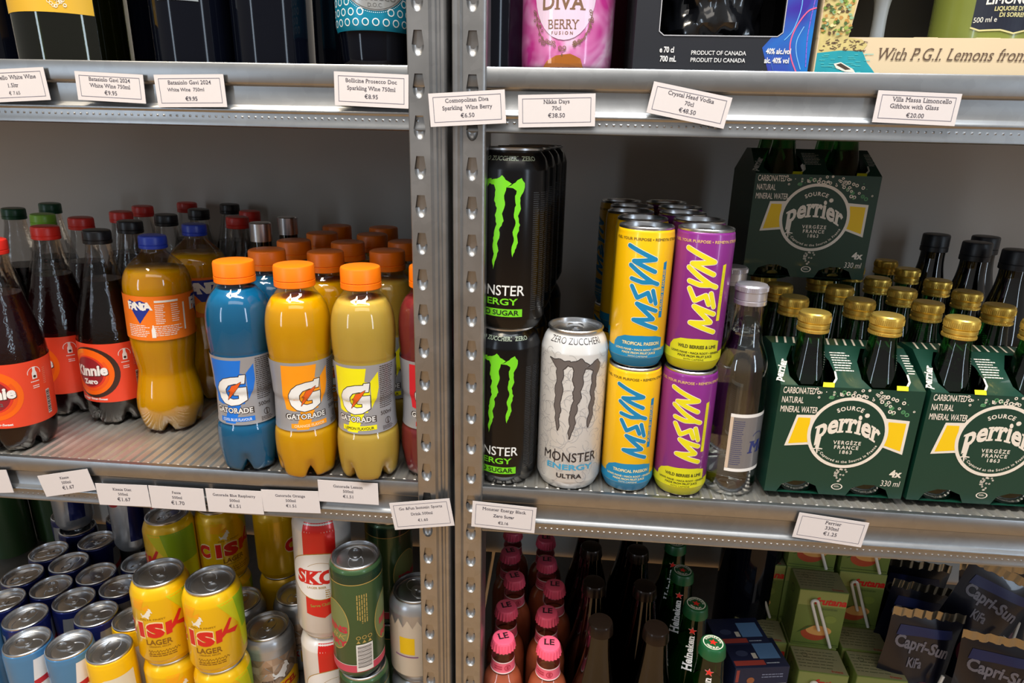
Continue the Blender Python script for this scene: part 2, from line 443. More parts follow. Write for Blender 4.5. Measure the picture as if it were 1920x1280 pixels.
for z, nm in ((H1, 'top'), (0, 'middle'), (S0, 'bottom')):
    beam(XL0, XL1, z, {'top': 'grey galvanised beam under the dark wine bottles and prosecco', 'middle': 'galvanised beam under the soda and sports drink bottles', 'bottom': 'galvanised beam below the yellow lager cans'}[nm])
    beam(XR0, XR1, z, {'top': 'galvanised beam under the pink bottle and gift boxes', 'middle': 'galvanised beam under the energy cans and green water cartons', 'bottom': 'galvanised beam below the pink and brown bottles'}[nm])
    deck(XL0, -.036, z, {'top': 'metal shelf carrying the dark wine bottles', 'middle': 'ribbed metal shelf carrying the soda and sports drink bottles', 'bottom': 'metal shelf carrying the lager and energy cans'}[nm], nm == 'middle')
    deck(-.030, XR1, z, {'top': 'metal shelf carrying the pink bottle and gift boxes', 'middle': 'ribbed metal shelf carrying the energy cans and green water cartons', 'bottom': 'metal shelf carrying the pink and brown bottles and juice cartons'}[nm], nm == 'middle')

def post(prof_l, fx0, fx1, prof_r, hx, label):
    """upright of folded steel: keyhole strip fx0..fx1 at y=-.004, folded edges either side"""
    z0, z1 = -.80, .78; y = -.004; mb = MB()
    for pr in (prof_l, prof_r):
        n = len(pr); mb.add([(px, py, z) for z in (z0, z1) for px, py in pr], [(j, j+1, n+j+1, n+j) for j in range(n-1)], 'galv_post', True)
    P = .0333; zz = .3985+P*11; k = 0
    while zz > z0+P:
        zt, zb = zz, zz-P
        ht, hb = zz-.0075, zz-.0185      # slot top and bottom
        bot = [(hx+.0052*math.cos(PI+PI*k/10), hb+.0088*math.sin(PI+PI*k/10)) for k in range(11)]   # left to right along the rounded bottom
        hole = [(hx-.0034, ht)]+bot+[(hx+.0034, ht)]; nh = len(hole)
        sh = poly([(fx0, zb), (fx1, zb), (fx1, zt), (fx0, zt)], [hole])
        mb.add([(a, y, b) for a, b in sh[0]], sh[1], 'galv_post')
        mb.add([(a, y, b) for a, b in (hole[0], bot[0], bot[-1], hole[-1])]+[(a, y+.0030, b) for a, b in (hole[0], bot[0], bot[-1], hole[-1])], [(0, 1, 5, 4), (2, 3, 7, 6), (3, 0, 4, 7)], 'hole_dark')
        # tab bent back inside the slot
        mb.add([(hx-.0060, y+.0042, hb-.002), (hx+.0060, y+.0042, hb-.002), (hx+.0050, y+.0030, ht+.001), (hx-.0050, y+.0030, ht+.001)], [(0, 1, 2, 3)], 'galv_post')
        # pressed dish under the slot
        nu, nv = 12, 6; vs = []; fs = []
        for j in range(nv+1):
            ph = PI/2*j/nv
            for i in range(nu+1):
                a = PI+PI*i/nu
                vs.append((hx+.0053*math.cos(a)*math.cos(ph), y+.0046*math.sin(ph), hb+.0089*math.sin(a)*math.cos(ph)))
        for j in range(nv):
            for i in range(nu): q = j*(nu+1)+i; fs.append((q, q+1, q+nu+2, q+nu+1))
        mb.add(vs, fs, 'galv_post', True)
        zz -= P
    o = mb.build('rack_post'); tag(o, label, 'shelf post', 'keyhole uprights of the racking')
post([(-.067, .034), (-.067, -.002), (-.0668, -.0034), (-.066, -.004)], -.066, -.0485,
     [(-.0485, -.004), (-.0462, -.0012), (-.0436, -.0012), (-.0424, .0010), (-.0402, .0010), (-.0388, -.0010), (-.0364, -.0010), (-.0346, .0008), (-.0342, .003), (-.0342, .036)], -.0575,
     'grey keyhole post beside the red sports drink bottle')
post([(-.0300, .036), (-.0300, .002), (-.0290, -.0006), (-.0268, -.0006), (-.0250, .0008), (-.0232, .0008), (-.0212, -.0014), (-.0196, -.004)], -.0196, -.0040,
     [(-.0040, -.004), (-.0018, -.0036), (-.0004, -.0022), (0, 0), (0, .034)], -.0118,
     'grey keyhole post beside the black energy drink cans')

# ================================================================= price tags
def price_tag(tl, tr, bl, rows, label, y=-.0042, border=True, tone='print_grey'):
    a, b, c = ony(*tl, y), ony(*tr, y), ony(*bl, y)
    wd, ht = (b-a).length, (c-a).length; ang = math.atan2(b.z-a.z, b.x-a.x)
    ct = a+(b-a)/2+(c-a)/2
    mb = MB(); hw, hh = wd/2, ht/2
    mb.box(-hw, -.0002, -hh, hw, .0002, hh, 'paper'); mp = front(-.00028)
    if border: mb.decal(frame2(-hw+.0035, -hh+.0032, hw-.0035, hh-.0030, .00045), 'print_line', mp, None)
    for s, fy, cap, bold, ser, dx in rows:
        sh = text(s, cap, bold=bold, serif=ser, sx=1.0)
        ww = max(x for x, _ in sh[0])-min(x for x, _ in sh[0])
        if ww > wd-.010: sh = tf(sh, sx=(wd-.010)/ww, sy=1)
        mb.decal(tf(sh, dx, hh-fy*ht-cap/2), tone, mp, None)
    o = mb.build('price_tag'); o.location = ct; o.rotation_euler = (0, -ang, 0)
    tag(o, label, 'price tag', 'white price tags on the shelf beams')
def R3(a, b, c, k=1., d=.0, caps=(.0031, .0031, .0033)):
    return [(a, .24*k, caps[0], .010, .8, d), (b, .46*k, caps[1], .010, .8, d), (c, .70*k, caps[2], .010, .8, d)]
price_tag((-45, 132), (83, 125.5), (-33, 193), [('Fiammello White Wine', .26, .0033, .01, .8, 0), ('1.5ltr', .50, .0032, .01, .8, 0), ('€ 7.65', .74, .0028, 0, 0, 0)], 'price tag reading 1.5ltr under the bottle with the yellow label')
price_tag((139.5, 133), (268, 140), (147, 187), R3('Batasiolo Gavi 2024', 'White Wine 750ml', '€9.95'), 'white wine tag reading €9.95 tilting down, beside the 1.5ltr tag')
price_tag((288.5, 140), (419, 139), (297, 201), [('Batasiolo Gavi 2024', .24, .0032, .01, .8, 0), ('White Wine  750ml', .46, .0028, .012, 0, -.004), ('€9.95', .74, .0032, .02, 0, 0)], 'level white wine tag reading €9.95 with a gap above the price')
price_tag((625, 133.5), (765, 140), (629, 197), R3('Bollicine Prosecco Doc', 'Sparkling Wine 750ml', '€8.95'), 'price tag reading €8.95 under the teal prosecco label')
price_tag((803, 175.5), (946.5, 167.5), (807.5, 238), R3('Cosmopolitan Diva', 'Sparkling  Wine Berry', '€6.50'), 'price tag reading €6.50 stuck across the two posts', y=-.0098)
price_tag((972, 178), (1117.5, 175), (971.5, 239), R3('Nikka Days', '70cl', '€38.50', .92), 'price tag reading €38.50 under the pink bottle')
price_tag((1225, 152), (1372, 183), (1213, 211), R3('Crystal Head Vodka', '70cl', '€48.50'), 'tilted price tag reading €48.50 under the black spirits box')
price_tag((1645, 169), (1802, 176), (1637, 229), [('Villa Massa Limoncello', .25, .0033, .01, .8, .003), ('Giftbox with Glass', .46, .0033, .01, .8, -.002), ('€20.00', .73, .0032, .01, .8, 0)], 'price tag reading €20.00 under the lemon liqueur gift box')
price_tag((-95, 884), (17, 881), (-90, 925), [('Kinnie', .24, .003, .01, .8, 0), ('500ml', .48, .003, .01, .8, 0)], 'cropped white price tag at the picture edge beside the crooked €1.67 tag', border=False)
price_tag((70.5, 892), (164, 878.5), (87, 931), R3('Kinnie', '500ml', '€1.67', caps=(.0028, .003, .004)), 'crooked price tag reading €1.67 and 500ml', border=False)
price_tag((182, 906), (279.5, 910), (183.5, 945), R3('Kinnie Diet', '500ml', '€1.67', caps=(.003, .003, .0042)), 'level price tag reading Diet 500ml €1.67', border=False)
price_tag((281, 910), (384, 916.5), (282, 951), R3('Fanta', '500ml', '€1.70', caps=(.003, .003, .0042)), 'price tag reading 500ml €1.70 below the orange soda', border=False)
price_tag((388, 915.5), (493, 921), (388.5, 958), R3('Gatorade Blue Raspberry', '500ml', '€1.51', caps=(.003, .003, .0038)), 'price tag reading Blue Raspberry 500ml €1.51', border=False)
price_tag((491.5, 917.5), (599, 921), (493, 958), R3('Gatorade Orange', '500ml', '€1.51', caps=(.003, .003, .0033)), 'price tag reading Orange 500ml €1.51', border=False)
price_tag((596, 899), (709, 906), (598, 939), R3('Gatorade Lemon', '500ml', '€1.51', caps=(.003, .003, .0033)), 'price tag reading Lemon 500ml €1.51 under the pale yellow bottle', border=False)
price_tag((730.5, 943), (843.5, 934), (740, 993), R3('Go &Fun Isotonic Sports', 'Drink 500ml', '€1.60', caps=(.003, .003, .003)), 'tilted price tag reading €1.60 stuck over the post', y=-.0098)
price_tag((888, 939), (1008, 952), (882, 986), [('Monster Energy Black', .24, .0033, .01, .8, 0), ('Zero Sugar', .48, .0032, .02, 0, 0), ('€2.16', .74, .003, .02, 0, 0)], 'price tag reading Zero Sugar €2.16 under the black energy cans', y=-.0098)
price_tag((1497, 960), (1628, 980), (1487, 1006), R3('Perrier', '330ml', '€1.25', .95, .001, (.0036, .0036, .0038)), 'price tag reading 330ml €1.25 under the green water cartons')
# ================================================================= bottles: shared builder
clear('pet', (.95, .95, .94), f0=.025, edge=.45); clear('pet_dark', (.80, .78, .76), bump=.45, f0=.016, edge=.45)
clear('green_glass', (.14, .42, .18), f0=.025, edge=.6); clear('dark_glass', (.035, .05, .06), f0=.03, edge=.6)
clear('brown_glass', (.16, .07, .035), f0=.04, edge=.6); clear('olive_glass', (.42, .45, .20), f0=.03, edge=.6)
def petal(n, zmax, depth, lift, a_off=0.):
    def mod(r, z, a):
        if z >= zmax: return r, z
        k = 1-z/zmax; c = max(0., math.cos(n*(a+a_off)))**3
        return r*(1-depth*k*c), z+lift*k*c
    return mod
def smooth_prof(pr, n=4):
    """Catmull-Rom through the profile points"""
    out = []
    for i in range(len(pr)-1):
        p0, p1, p2, p3 = pr[max(i-1, 0)], pr[i], pr[i+1], pr[min(i+2, len(pr)-1)]
        for k in range(n):
            t = k/n
            f = lambda a, b, c, d: .5*((2*b)+(-a+c)*t+(2*a-5*b+4*c-d)*t*t+(-a+3*b-3*c+d)*t**3)
            out.append((max(0., f(p0[0], p1[0], p2[0], p3[0])), f(p0[1], p1[1], p2[1], p3[1])))
    out.append(pr[-1]); return out
def bottle(name, label, cat, prof, shell, fill=None, level=0., cap=None, cap_mat=None, art=None, mod=None, group=None, n=56, inset=.0007, cap_extra=None, label_name='label'):
    t = thing(name, label, cat, group)
    MB().lathe([(0, prof[0][1]+.004)]+prof, shell, n, mod).build('bottle_body', t, 60)
    R = interp(prof)
    if fill:
        lp = [(0, prof[0][1]+.0052)]+[(max(.001, r-inset), z+(inset if z < .003 else 0)) for r, z in prof if z < level-.001]+[(R(level)-inset, level), (0, level)]
        MB().lathe(lp, fill, n, mod).build('drink', t, 60)
    if cap:
        mb = MB(); mb.lathe(cap, cap_mat, 48)
        if cap_extra: cap_extra(mb)
        mb.build('cap', t, 30)
    if art:
        mb = MB(); art(mb, R); mb.build(label_name, t, 50)
    return t
def screw_cap(r, z0, z1, ridge=.3):
    h = z1-z0; zr = z0+h*ridge
    return [(r-.0022, z0+.0004), (r-.0004, z0), (r, z0+.0006), (r, zr-.0006), (r-.0007, zr-.0002), (r-.0007, zr+.0002), (r-.0001, zr+.0006), (r-.0003, z1-.0022), (r-.0010, z1-.0006), (r-.0024, z1), (0, z1-.0002)]
def knurl(mat, r, z0, z1, n=60, d=.00035):
    def f(mb):
        for i in range(n):
            a = 2*PI*i/n; da = PI/n*.55; q = []
            for aa, rr in ((a-da, r), (a, r+d), (a+da, r)):
                q += [(rr*math.sin(aa), -rr*math.cos(aa), z0), (rr*math.sin(aa), -rr*math.cos(aa), z1)]
            mb.add(q, [(0, 2, 3, 1), (2, 4, 5, 3)], mat, False)
    return f
def band(mb, R, z0, z1, mat, off=.0004, a0=0., a1=2*PI, n=64, steps=30):
    mb.lathe([(R(z0+(z1-z0)*k/steps)+off, z0+(z1-z0)*k/steps) for k in range(steps+1)], mat, n, None, a0, a1)

# ----------------------------------------------------------------- sports drinks with orange caps
GP = smooth_prof([(.0250, .0005), (.0290, .004), (.0308, .012), (.0322, .026), (.0325, .040), (.0316, .050), (.0298, .0550), (.0290, .062), (.0284, .080), (.0281, .089), (.0290, .0925), (.0294, .105), (.0303, .120), (.0308, .128)])[:-1] + \
     [(.0308, .129), (.0304, .1305), (.0309, .132)]+smooth_prof([(.0309, .132), (.0318, .145), (.0320, .158), (.0312, .169), (.0290, .179), (.0252, .1865), (.0208, .1918), (.0180, .1955)])[1:]+[(.0176, .1985), (.0176, .201)]
GRAY = plain('label_silver', '#a9a9ad', rough=.34, metal=.35, var=.04)
plain('cap_orange', '#ff7d0a', rough=.38, var=.03, sss=.0)
liquid('drink_blue', '#126fa0', sss=.3); liquid('drink_orange', '#f8b402', sss=.4); liquid('drink_lemon', '#e0bb50', sss=.4); liquid('drink_red', '#8c3034', sss=.3)
def gz(p): # logo outline digitised in mm
    return [((x-1415)*.0000705, (560-y)*.0000800) for x, y in p]
GLOGO = gz([(1640, 350), (1560, 352), (1553, 375), (1440, 382), (1320, 412), (1240, 470), (1195, 540), (1187, 610), (1215, 680), (1290, 740), (1400, 768), (1520, 750), (1640, 690), (1640, 515), (1490, 520), (1455, 600), (1455, 625), (1525, 625), (1525, 672), (1440, 682), (1375, 665), (1338, 610), (1342, 545), (1390, 490), (1480, 465), (1620, 465)])
GBOLT = gz([(1578, 440), (1500, 478), (1440, 495), (1408, 550), (1375, 572), (1412, 566), (1380, 635), (1358, 692), (1470, 580), (1530, 510)])
def sport_art(col, flav, tcol, u0):
    k = ink(col); wt = ink('#eceae6'); dk = ink('#3a2f2a'); ob = ink('#e8601c')
    def art(mb, R):
        z0, z1 = .0560, .1290; band(mb, R, z0, z1, GRAY)
        d = lambda sh, m, o, zz=.0935: mb.decal(sh, m, wrap(R, .0300, .0004+o, u0, zz), .003, .0025)
        # coloured panel behind the letter, and its tail
        d(poly(gz([(1120, 155), (1600, 155), (1570, 330), (1640, 345), (1640, 520), (1600, 745), (1240, 760), (1130, 740), (1090, 560), (1100, 380)])), k, .00008)
        d(poly(gz([(1650, 330), (1760, 210), (1770, 420), (1735, 560), (1660, 690)])), k, .00008)
        d(poly(gz([(1345, 760), (1545, 760), (1440, 1010), (1270, 1010)])), k, .00006)
        d(stroke(GLOGO, .0016, True), dk, .00014); d(poly(GLOGO), wt, .00022)
        d(stroke(GBOLT, .0008, True, False), dk, .00026); d(poly(GBOLT), ob, .00032)
        nm = text('GATORADE', .0052, bold=.022, serif=1.1, width=.041, y=-.0245)
        d(tf(text('GATORADE', .0052, bold=.11, serif=1.9, width=.0425, y=-.0245), 0, 0), dk, .00014); d(nm, wt, .00022)
        d(poly([(-.0155, -.0345), (.0215, -.0335), (.0215, -.0285), (-.0155, -.0295)]), k, .00016)
        d(text(flav, .0028, bold=.02, width=.031, x=.003, y=-.0332, rot=.02), ink(tcol), .00024)
        d(lines(.026, .044, .0325, 22, .0021, .0008, 3), dk, .0001)
        d(text('500ml', .0040, bold=.01, x=.0335, y=-.0195), dk, .0001)
        d(join(ring(.035, -.027, .0030, .0036), stroke([(.0345, -.030), (.035, -.0235), (.0355, -.030)], .0007)), dk, .0001)
        d(lines(.028, .042, -.0325, 3, .0016, .0007, 5), dk, .0001)
    return art
def sport(flavour, fill, art, label):
    return bottle('sports_drink_bottle', label, 'bottle', GP, 'pet', fill, .1885 if fill != 'drink_blue' else .1935, screw_cap(.0196, .1995, .2205), 'cap_orange', art, petal(5, .026, .13, .013, PI/5 if flavour == 'lemon' else 0), 'sports drink bottles with orange caps')
GH = .2205
sb = sport('blue', 'drink_blue', sport_art('#1673d8', 'COOL BLUE FLAVOUR', '#dfe9f2', -.0085), '')
so = sport('orange', 'drink_orange', sport_art('#ff9d12', 'ORANGE FLAVOR', '#f5d9a8', -.0005), '')
sl = sport('lemon', 'drink_lemon', sport_art('#f5ea12', 'LEMON FLAVOUR', '#4a4420', -.0105), '')
sr = sport('red', 'drink_red', sport_art('#d8202c', 'RED ORANGE FLAVOUR', '#f0d0c8', .002), '')
ORD = ['front', 'second', 'third', 'fourth', 'fifth', 'sixth', 'seventh']
for src, name, spots in ((sb, 'blue', [(437, 487), (503, 469), (545, 452), (590, 441), (634, 428)]),
                         (so, 'amber orange', [(552, 494), (611, 471), (643, 456), (672, 446), (700, 435)]),
                         (sl, 'pale lemon', [(674, 498), (720, 478), (735, 462)]),
                         (sr, 'dark red', [(797, 499)])):
    for i, (px, py) in enumerate(spots):
        lab = '%s sports drink bottle with orange cap, %s in its row%s' % (name, ORD[i], {0: ' on the shelf edge', 1: ' from the shelf edge'}.get(i, ' toward the back wall'))
        if name == 'dark red': lab = 'dark red sports drink bottle partly hidden behind the keyhole post'
        o = take(src, lab, 'sports drink bottles with orange caps')
        put_top(o, px, py, GH, 0, {'blue': 14, 'amber orange': 25}.get(name, 14))
        if name == 'dark red': put(o, ony(746, 650, .038).x+.0335, .038, 0, 6)

# ----------------------------------------------------------------- orange soda with blue cap
FP = smooth_prof([(.0270, .0005), (.0315, .004), (.0345, .014), (.0362, .028), (.0356, .040), (.0330, .055), (.0308, .068), (.0306, .075), (.0325, .090), (.0345, .104), (.0354, .116)])[:-1]+[(.0355, .117), (.0357, .167)]+smooth_prof([(.0358, .168), (.0355, .178), (.0330, .190), (.0270, .201), (.0190, .210), (.0135, .2165), (.0125, .220)])[1:]+[(.0125, .224)]
FP = [(r, z if z < .167 else .167+(z-.167)*.88) for r, z in FP]
liquid('drink_soda', '#ffb200', sss=.6); plain('cap_blue', '#2440b4', rough=.35, var=.03)
FO = plain('label_orange', '#f57a1c', rough=.4, var=.03)
def soda_art(mb, R):
    band(mb, R, .1165, .1672, FO)
    wt = ink('#f2ece2'); nv = ink('#1c2f8c'); gn = ink('#5a9a3a')
    d = lambda sh, m, o: mb.decal(sh, m, wrap(R, .0356, .0004+o, 0, .142), .003)
    d(poly([(-.0285, .017), (-.0265, .0205), (-.020, .0185), (-.013, .0205), (-.0045, .017), (-.0040, .011), (-.0160, -.0060)]), nv, .0001)
    for i, ch in enumerate('FANTA'):
        d(text(ch, .0078-.0006*(i % 2), bold=.055, x=-.0262+.0051*i, y=.0098+.0006*((i+1) % 2), slant=-.06), wt, .0002)
    d(lines(-.031, -.004, -.0085, 7, .0021, .0008, 2), wt, .0001)
    d(rect(.001, .0182, .025, .0205), wt, .0001)
    d(lines(.001, .011, .0150, 11, .0021, .0008, 4), wt, .0001); d(lines(.017, .026, .0150, 9, .0024, .0008, 6), wt, .0001)
    d(lines(-.002, .028, -.0095, 6, .0021, .0008, 8), wt, .0001)
    d(poly([(-.0045, -.022), (-.0005, -.022), (-.0005, -.013), (-.0016, -.010), (-.0018, -.0075), (-.0032, -.0075), (-.0034, -.010), (-.0045, -.013)]), wt, .00012)
    d(rect(.030, -.016, .032, .016), wt, .0001)
    # front panel of the wrap: large logo
    d(poly([(.040, .017), (.046, .022), (.078, .022), (.082, .014), (.060, -.008)]), nv, .0001)
    for i, ch in enumerate('FANTA'):
        d(text(ch, .0125, bold=.055, x=.0440+.0082*i, y=.0055), wt, .0002)
    d(disk(.060, -.013, .010, .0075), ink('#ffb020'), .00012); d(poly([(.066, -.010), (.075, -.006), (.079, -.012), (.070, -.016)]), gn, .00014)
FH = .2290
fa = bottle('soda_bottle', '', 'bottle', FP, 'pet', 'drink_soda', .192, screw_cap(.0146, .2150, FH), 'cap_blue', soda_art, petal(5, .024, .10, .010), 'orange soda bottles with blue caps')
o = take(fa, 'blue-capped orange soda bottle standing clear on the shelf edge'); put_top(o, 285, 440, FH, 0, 23)
o = take(fa, 'blue-capped orange soda bottle behind the blue sports drink'); put_top(o, 353, 426, FH, 0, -62)

# ----------------------------------------------------------------- dark bitter soda, conical bottles
KP = smooth_prof([(.0270, .0005), (.0310, .004), (.0335, .012), (.0347, .024), (.0350, .031)])[:-1]+[(.0350, .032), (.0350, .104)]+smooth_prof([(.0349, .106), (.0335, .120), (.0300, .138), (.0252, .158), (.0205, .178), (.0165, .197), (.0138, .213), (.0128, .222)])[1:]+[(.0126, .2265)]
KP = [(r, z if z < .104 else .104+(z-.104)*.927) for r, z in KP]
liquid('drink_dark', '#1c0e0c', rough=.2); liquid('drink_dark_red', '#2b0d10', rough=.2)
for nme, col in (('red', '#e02f24'), ('black', '#17181c'), ('lime', '#8cc63e'), ('dark_green', '#0f4a2c'), ('grey', '#b9bbbe')): plain('cap_'+nme, col, rough=.36, var=.03)
KO = plain('label_vermilion', '#f04a2c', rough=.42, var=.03)
def kin_art(u0, zero):
    wt = ink('#f4efe8'); dk = ink('#3a2018'); orr = ink('#ff6a10'); o2 = ink('#ff8c18'); rd = ink('#93222a'); r2 = ink('#e23a26')
    def art(mb, R):
        band(mb, R, .0315, .1040, KO)
        d = lambda sh, m, o: mb.decal(sh, m, wrap(R, .0352, .0004+o, u0, .068), .003)
        if zero: d(poly(circ(.002, .0005, .0315)), dk, .00006)
        d(poly(circ(-.001, .001, .0285)), orr, .0001)
        d(ring(-.001, .001, .0235, .0285, 30, .55*PI, 1.05*PI), o2, .00014)
        d(ring(-.001, .001, .0205, .0235, 30, 1.2*PI, 2.2*PI), ink('#f4581c'), .00014)
        d(poly(circ(-.001, .001, .0200)), r2, .00014); d(poly(circ(-.002, .001, .0182)), rd, .00018)
        s = text('Kinnie', .0118, bold=.045, slant=.12, sx=.93, y=-.003, x=.0, rot=.10)
        d(tf(s, .0007, -.0008), dk, .00024); d(s, wt, .0003)
        if zero: d(text('Zero', .0058, bold=.05, y=-.0135, rot=.08, serif=.8), wt, .0003)
        else: d(text("Since '52", .0034, bold=.03, y=-.0115, rot=.10), ink('#6d6a64'), .0003)
        d(text('Original Bitter-Sweet' if not zero else 'Zero Sugar Bitter-Sweet', .0026, bold=.03, y=-.0335, x=-.002), wt, .0002)
        # bottle emblem at the side
        d(ring(.040, .022, .0062, .0068, 24, -.2, PI+.2), wt, .0001); d(poly([(.0375, .0150), (.0425, .0150), (.0425, .0215), (.0414, .0245), (.0414, .0285), (.0386, .0285), (.0386, .0245), (.0375, .0215)]), wt, .0001)
        d(disk(.040, .0178, .0015), dk, .0002); d(lines(.0355, .0445, .0115, 1, .002, .001, 1), wt, .0001); d(lines(.037, .044, .0065, 2, .0022, .001, 3), wt, .0001)
        d(rect(.050, -.030, .055, -.0015), ink('#d8cfc8'), .0001)
        for k in range(13): d(rect(.0503, -.028+.002*k, .0547, -.0271+.002*k+(k % 3)*.0003), dk, .00016)
        d(lines(.049, .053, .024, 9, .0022, .0009, 9), ink('#f08a70'), .0001)
    return art
KH = .2305
def kin(cap, art, label, fill='drink_dark', level=.174):
    return bottle('soda_bottle', label, 'bottle', KP, 'pet_dark', fill, level, screw_cap(.0148, .2155, KH), cap, art, petal(5, .026, .12, .012, .3), 'dark soda bottles with red and black caps')
k_red = kin('cap_red', kin_art(-.004, False), '', 'drink_dark_red'); k_blk = kin('cap_black', kin_art(-.004, True), '')
k_lime = kin('cap_lime', None, '', 'drink_dark', .16); k_grn = kin('cap_dark_green', None, '', 'drink_dark', .15); k_rb = kin('cap_red', None, '', 'drink_dark', .15)
GK = 'dark soda bottles on the middle shelf'
for src, px, py, rz, lab in ((k_red, -14, 446, 16, 'red-capped dark soda bottle cropped by the picture edge, nearest the shelf lip'), (k_red, 47, 424, -10, 'red-capped dark soda bottle with orange label, between the cropped one and the black-capped one'),
                             (k_red, 128, 411, 0, 'red-capped dark soda bottle in the second row, behind the lime caps'), (k_red, 190, 400, 0, 'red-capped dark soda bottle in the third row'),
                             (k_red, 242, 391, 0, 'red-capped dark soda bottle in the fourth row'), (k_red, 290, 385, 0, 'red-capped dark soda bottle last in its row against the wall'),
                             (k_blk, 180, 430, -3, 'black-capped dark soda bottle with zero label on the shelf edge'), (k_blk, 243, 413, 0, 'black-capped dark soda bottle second in its row, behind the zero label bottle'),
                             (k_blk, 300, 403, 0, 'black-capped dark soda bottle third in its row'), (k_blk, 360, 393, 0, 'black-capped dark soda bottle fourth in its row'), (k_blk, 383, 384, 0, 'black-capped dark soda bottle last in its row by the wall'),
                             (k_lime, 12, 406, 0, 'lime-capped bottle behind the two front red caps'), (k_lime, 92, 412, 0, 'lime-capped bottle half hidden by a red cap of the second row'),
                             (k_grn, 50, 386, 0, 'dark green capped bottle standing behind the lime caps'), (k_grn, 10, 392, 0, 'dark green capped bottle cut by the picture edge'), (k_lime, -8, 425, 0, 'lime-capped bottle cut by the picture edge'),
                             (k_rb, 405, 412, 0, 'clear-necked bottle with red cap behind the second orange soda'), (k_rb, 447, 402, 0, 'clear-necked bottle with dull red cap by the back wall')):
    o = take(src, lab, GK); put_top(o, px, py, KH, 0, rz)
    if px == -14: put(o, -.5330, .0380, 0, rz, 3.5)
# two slim bottles with silver caps near the wall
SP = smooth_prof([(.026, .0005), (.029, .004), (.030, .02), (.030, .13), (.026, .155), (.014, .185), (.0115, .20)])+[(.0115, .226)]
sv = bottle('glass_bottle', '', 'bottle', SP, 'dark_glass', None, 0, [(.0118, .213), (.0128, .213), (.0128, .2345), (.0118, .2355), (0, .2355)], 'alu', None, None, 'silver-capped bottles by the back wall')
for px, py, lab in ((503, 420, 'dark bottle with short silver cap behind the blue sports drinks'), (538, 408, 'dark bottle with silver cap against the wall behind the sports drinks')):
    o = take(sv, lab); put_top(o, px, py, .2355, 0)
# ================================================================= cans
def can(name, label, R, H, rim, body, art=None, cat='can', group=None, neck=.013, tabrot=0., lid='alu', ring_mat='alu'):
    t = thing(name, label, cat, group)
    pf = smooth_prof([(R-.0055, .0010), (R-.0050, .0004), (R-.0042, .0010), (R-.0018, .0060), (R, .0110)], 3)[:-1]
    body_p = [(R, .0110), (R, H-neck-.003)]+smooth_prof([(R, H-neck-.003), (R-.0004, H-neck), ((R+rim)/2-.0002, H-neck*.55), (rim-.0012, H-neck*.25), (rim-.0016, H-.0032)], 4)[1:]
    Rf = interp(body_p+pf)
    mb = MB(); mb.lathe([(0, .006), (R-.009, .005)]+pf[:7], 'alu_dark', 48); mb.lathe(pf[6:]+body_p, body, 64)
    if art: art(mb, Rf)
    mb.build('can_body', t, 50)
    lp = [(rim-.0017, H-.0034), (rim, H-.0026), (rim+.0001, H-.0009), (rim-.0008, H), (rim-.0018, H-.0003), (rim-.0024, H-.0020), (rim-.0029, H-.0056), (rim-.0040, H-.0064), (rim-.0052, H-.0052), (rim-.0075, H-.0046), (0, H-.0046)]
    ld = MB().lathe(lp, lid, 48).build('lid', t, 40)
    # ring pull with its rivet and the scored mouth
    m2 = MB(); z = H-.0034
    def ell(cx, cy, rx, ry): return [(cx+rx*math.cos(2*PI*k/24), cy+ry*math.sin(2*PI*k/24)) for k in range(24)]
    out, inn = ell(0, .0055, .0078, .0112), ell(0, .0095, .0046, .0050)
    for zz, up in ((z, 1), (z-.0009, 0)):
        sh = poly(out, [inn]); m2.add([(a, b, zz) for a, b in sh[0]], sh[1] if up else [tuple(reversed(f)) for f in sh[1]], ring_mat)
    for lp_ in (out, inn):
        m2.add([(a, b, z) for a, b in lp_]+[(a, b, z-.0009) for a, b in lp_], [(k, 24+k, 24+(k+1) % 24, (k+1) % 24) for k in range(24)], ring_mat, True)
    m2.lathe([(.0026, z), (.0026, z+.0008), (0, z+.0010)], ring_mat, 16)
    m2.lathe([(.0098, H-.0046), (.0094, H-.0040), (.0088, H-.0046)], ring_mat, 28, lambda r, zz, a: (r*(1+.12*math.cos(2*a)), zz), cy=-.0085)
    o = m2.build('pull_tab', ld); o.rotation_euler = (0, 0, math.radians(tabrot))
    return t

# ----------------------------------------------------------------- tall energy drink cans
plain('can_black', '#08080b', rough=.22, metal=.0, spec=.4); plain('can_white', '#d9d7d4', rough=.36, coat=.3, metal=.15, var=.03)
MONZ = lambda x, y: ((x-682)*.000150, .132-(y-391)*.000160)
CL = [(508, 335), (545, 343), (580, 334), (610, 345), (655, 340), (632, 375), (608, 398), (614, 440), (600, 480), (614, 520), (606, 570), (597, 620), (607, 660), (592, 720), (600, 770), (590, 802), (580, 760), (570, 720), (574, 690), (558, 640), (568, 580), (560, 520), (573, 470), (563, 420), (568, 392), (545, 368)]
CM = [(620, 364), (660, 345), (690, 340), (722, 320), (745, 345), (782, 365), (750, 385), (737, 430), (744, 480), (726, 530), (737, 570), (708, 620), (714, 650), (697, 700), (707, 740), (690, 790), (672, 850), (664, 800), (676, 760), (666, 720), (675, 640), (692, 590), (680, 540), (692, 500), (674, 460), (682, 400), (670, 372)]
CR = [(750, 385), (790, 365), (815, 345), (840, 333), (860, 360), (856, 400), (834, 440), (840, 500), (823, 540), (837, 590), (820, 650), (827, 690), (810, 730), (795, 774), (788, 730), (802, 680), (793, 630), (810, 580), (798, 530), (810, 480), (803, 430), (812, 402), (790, 388)]
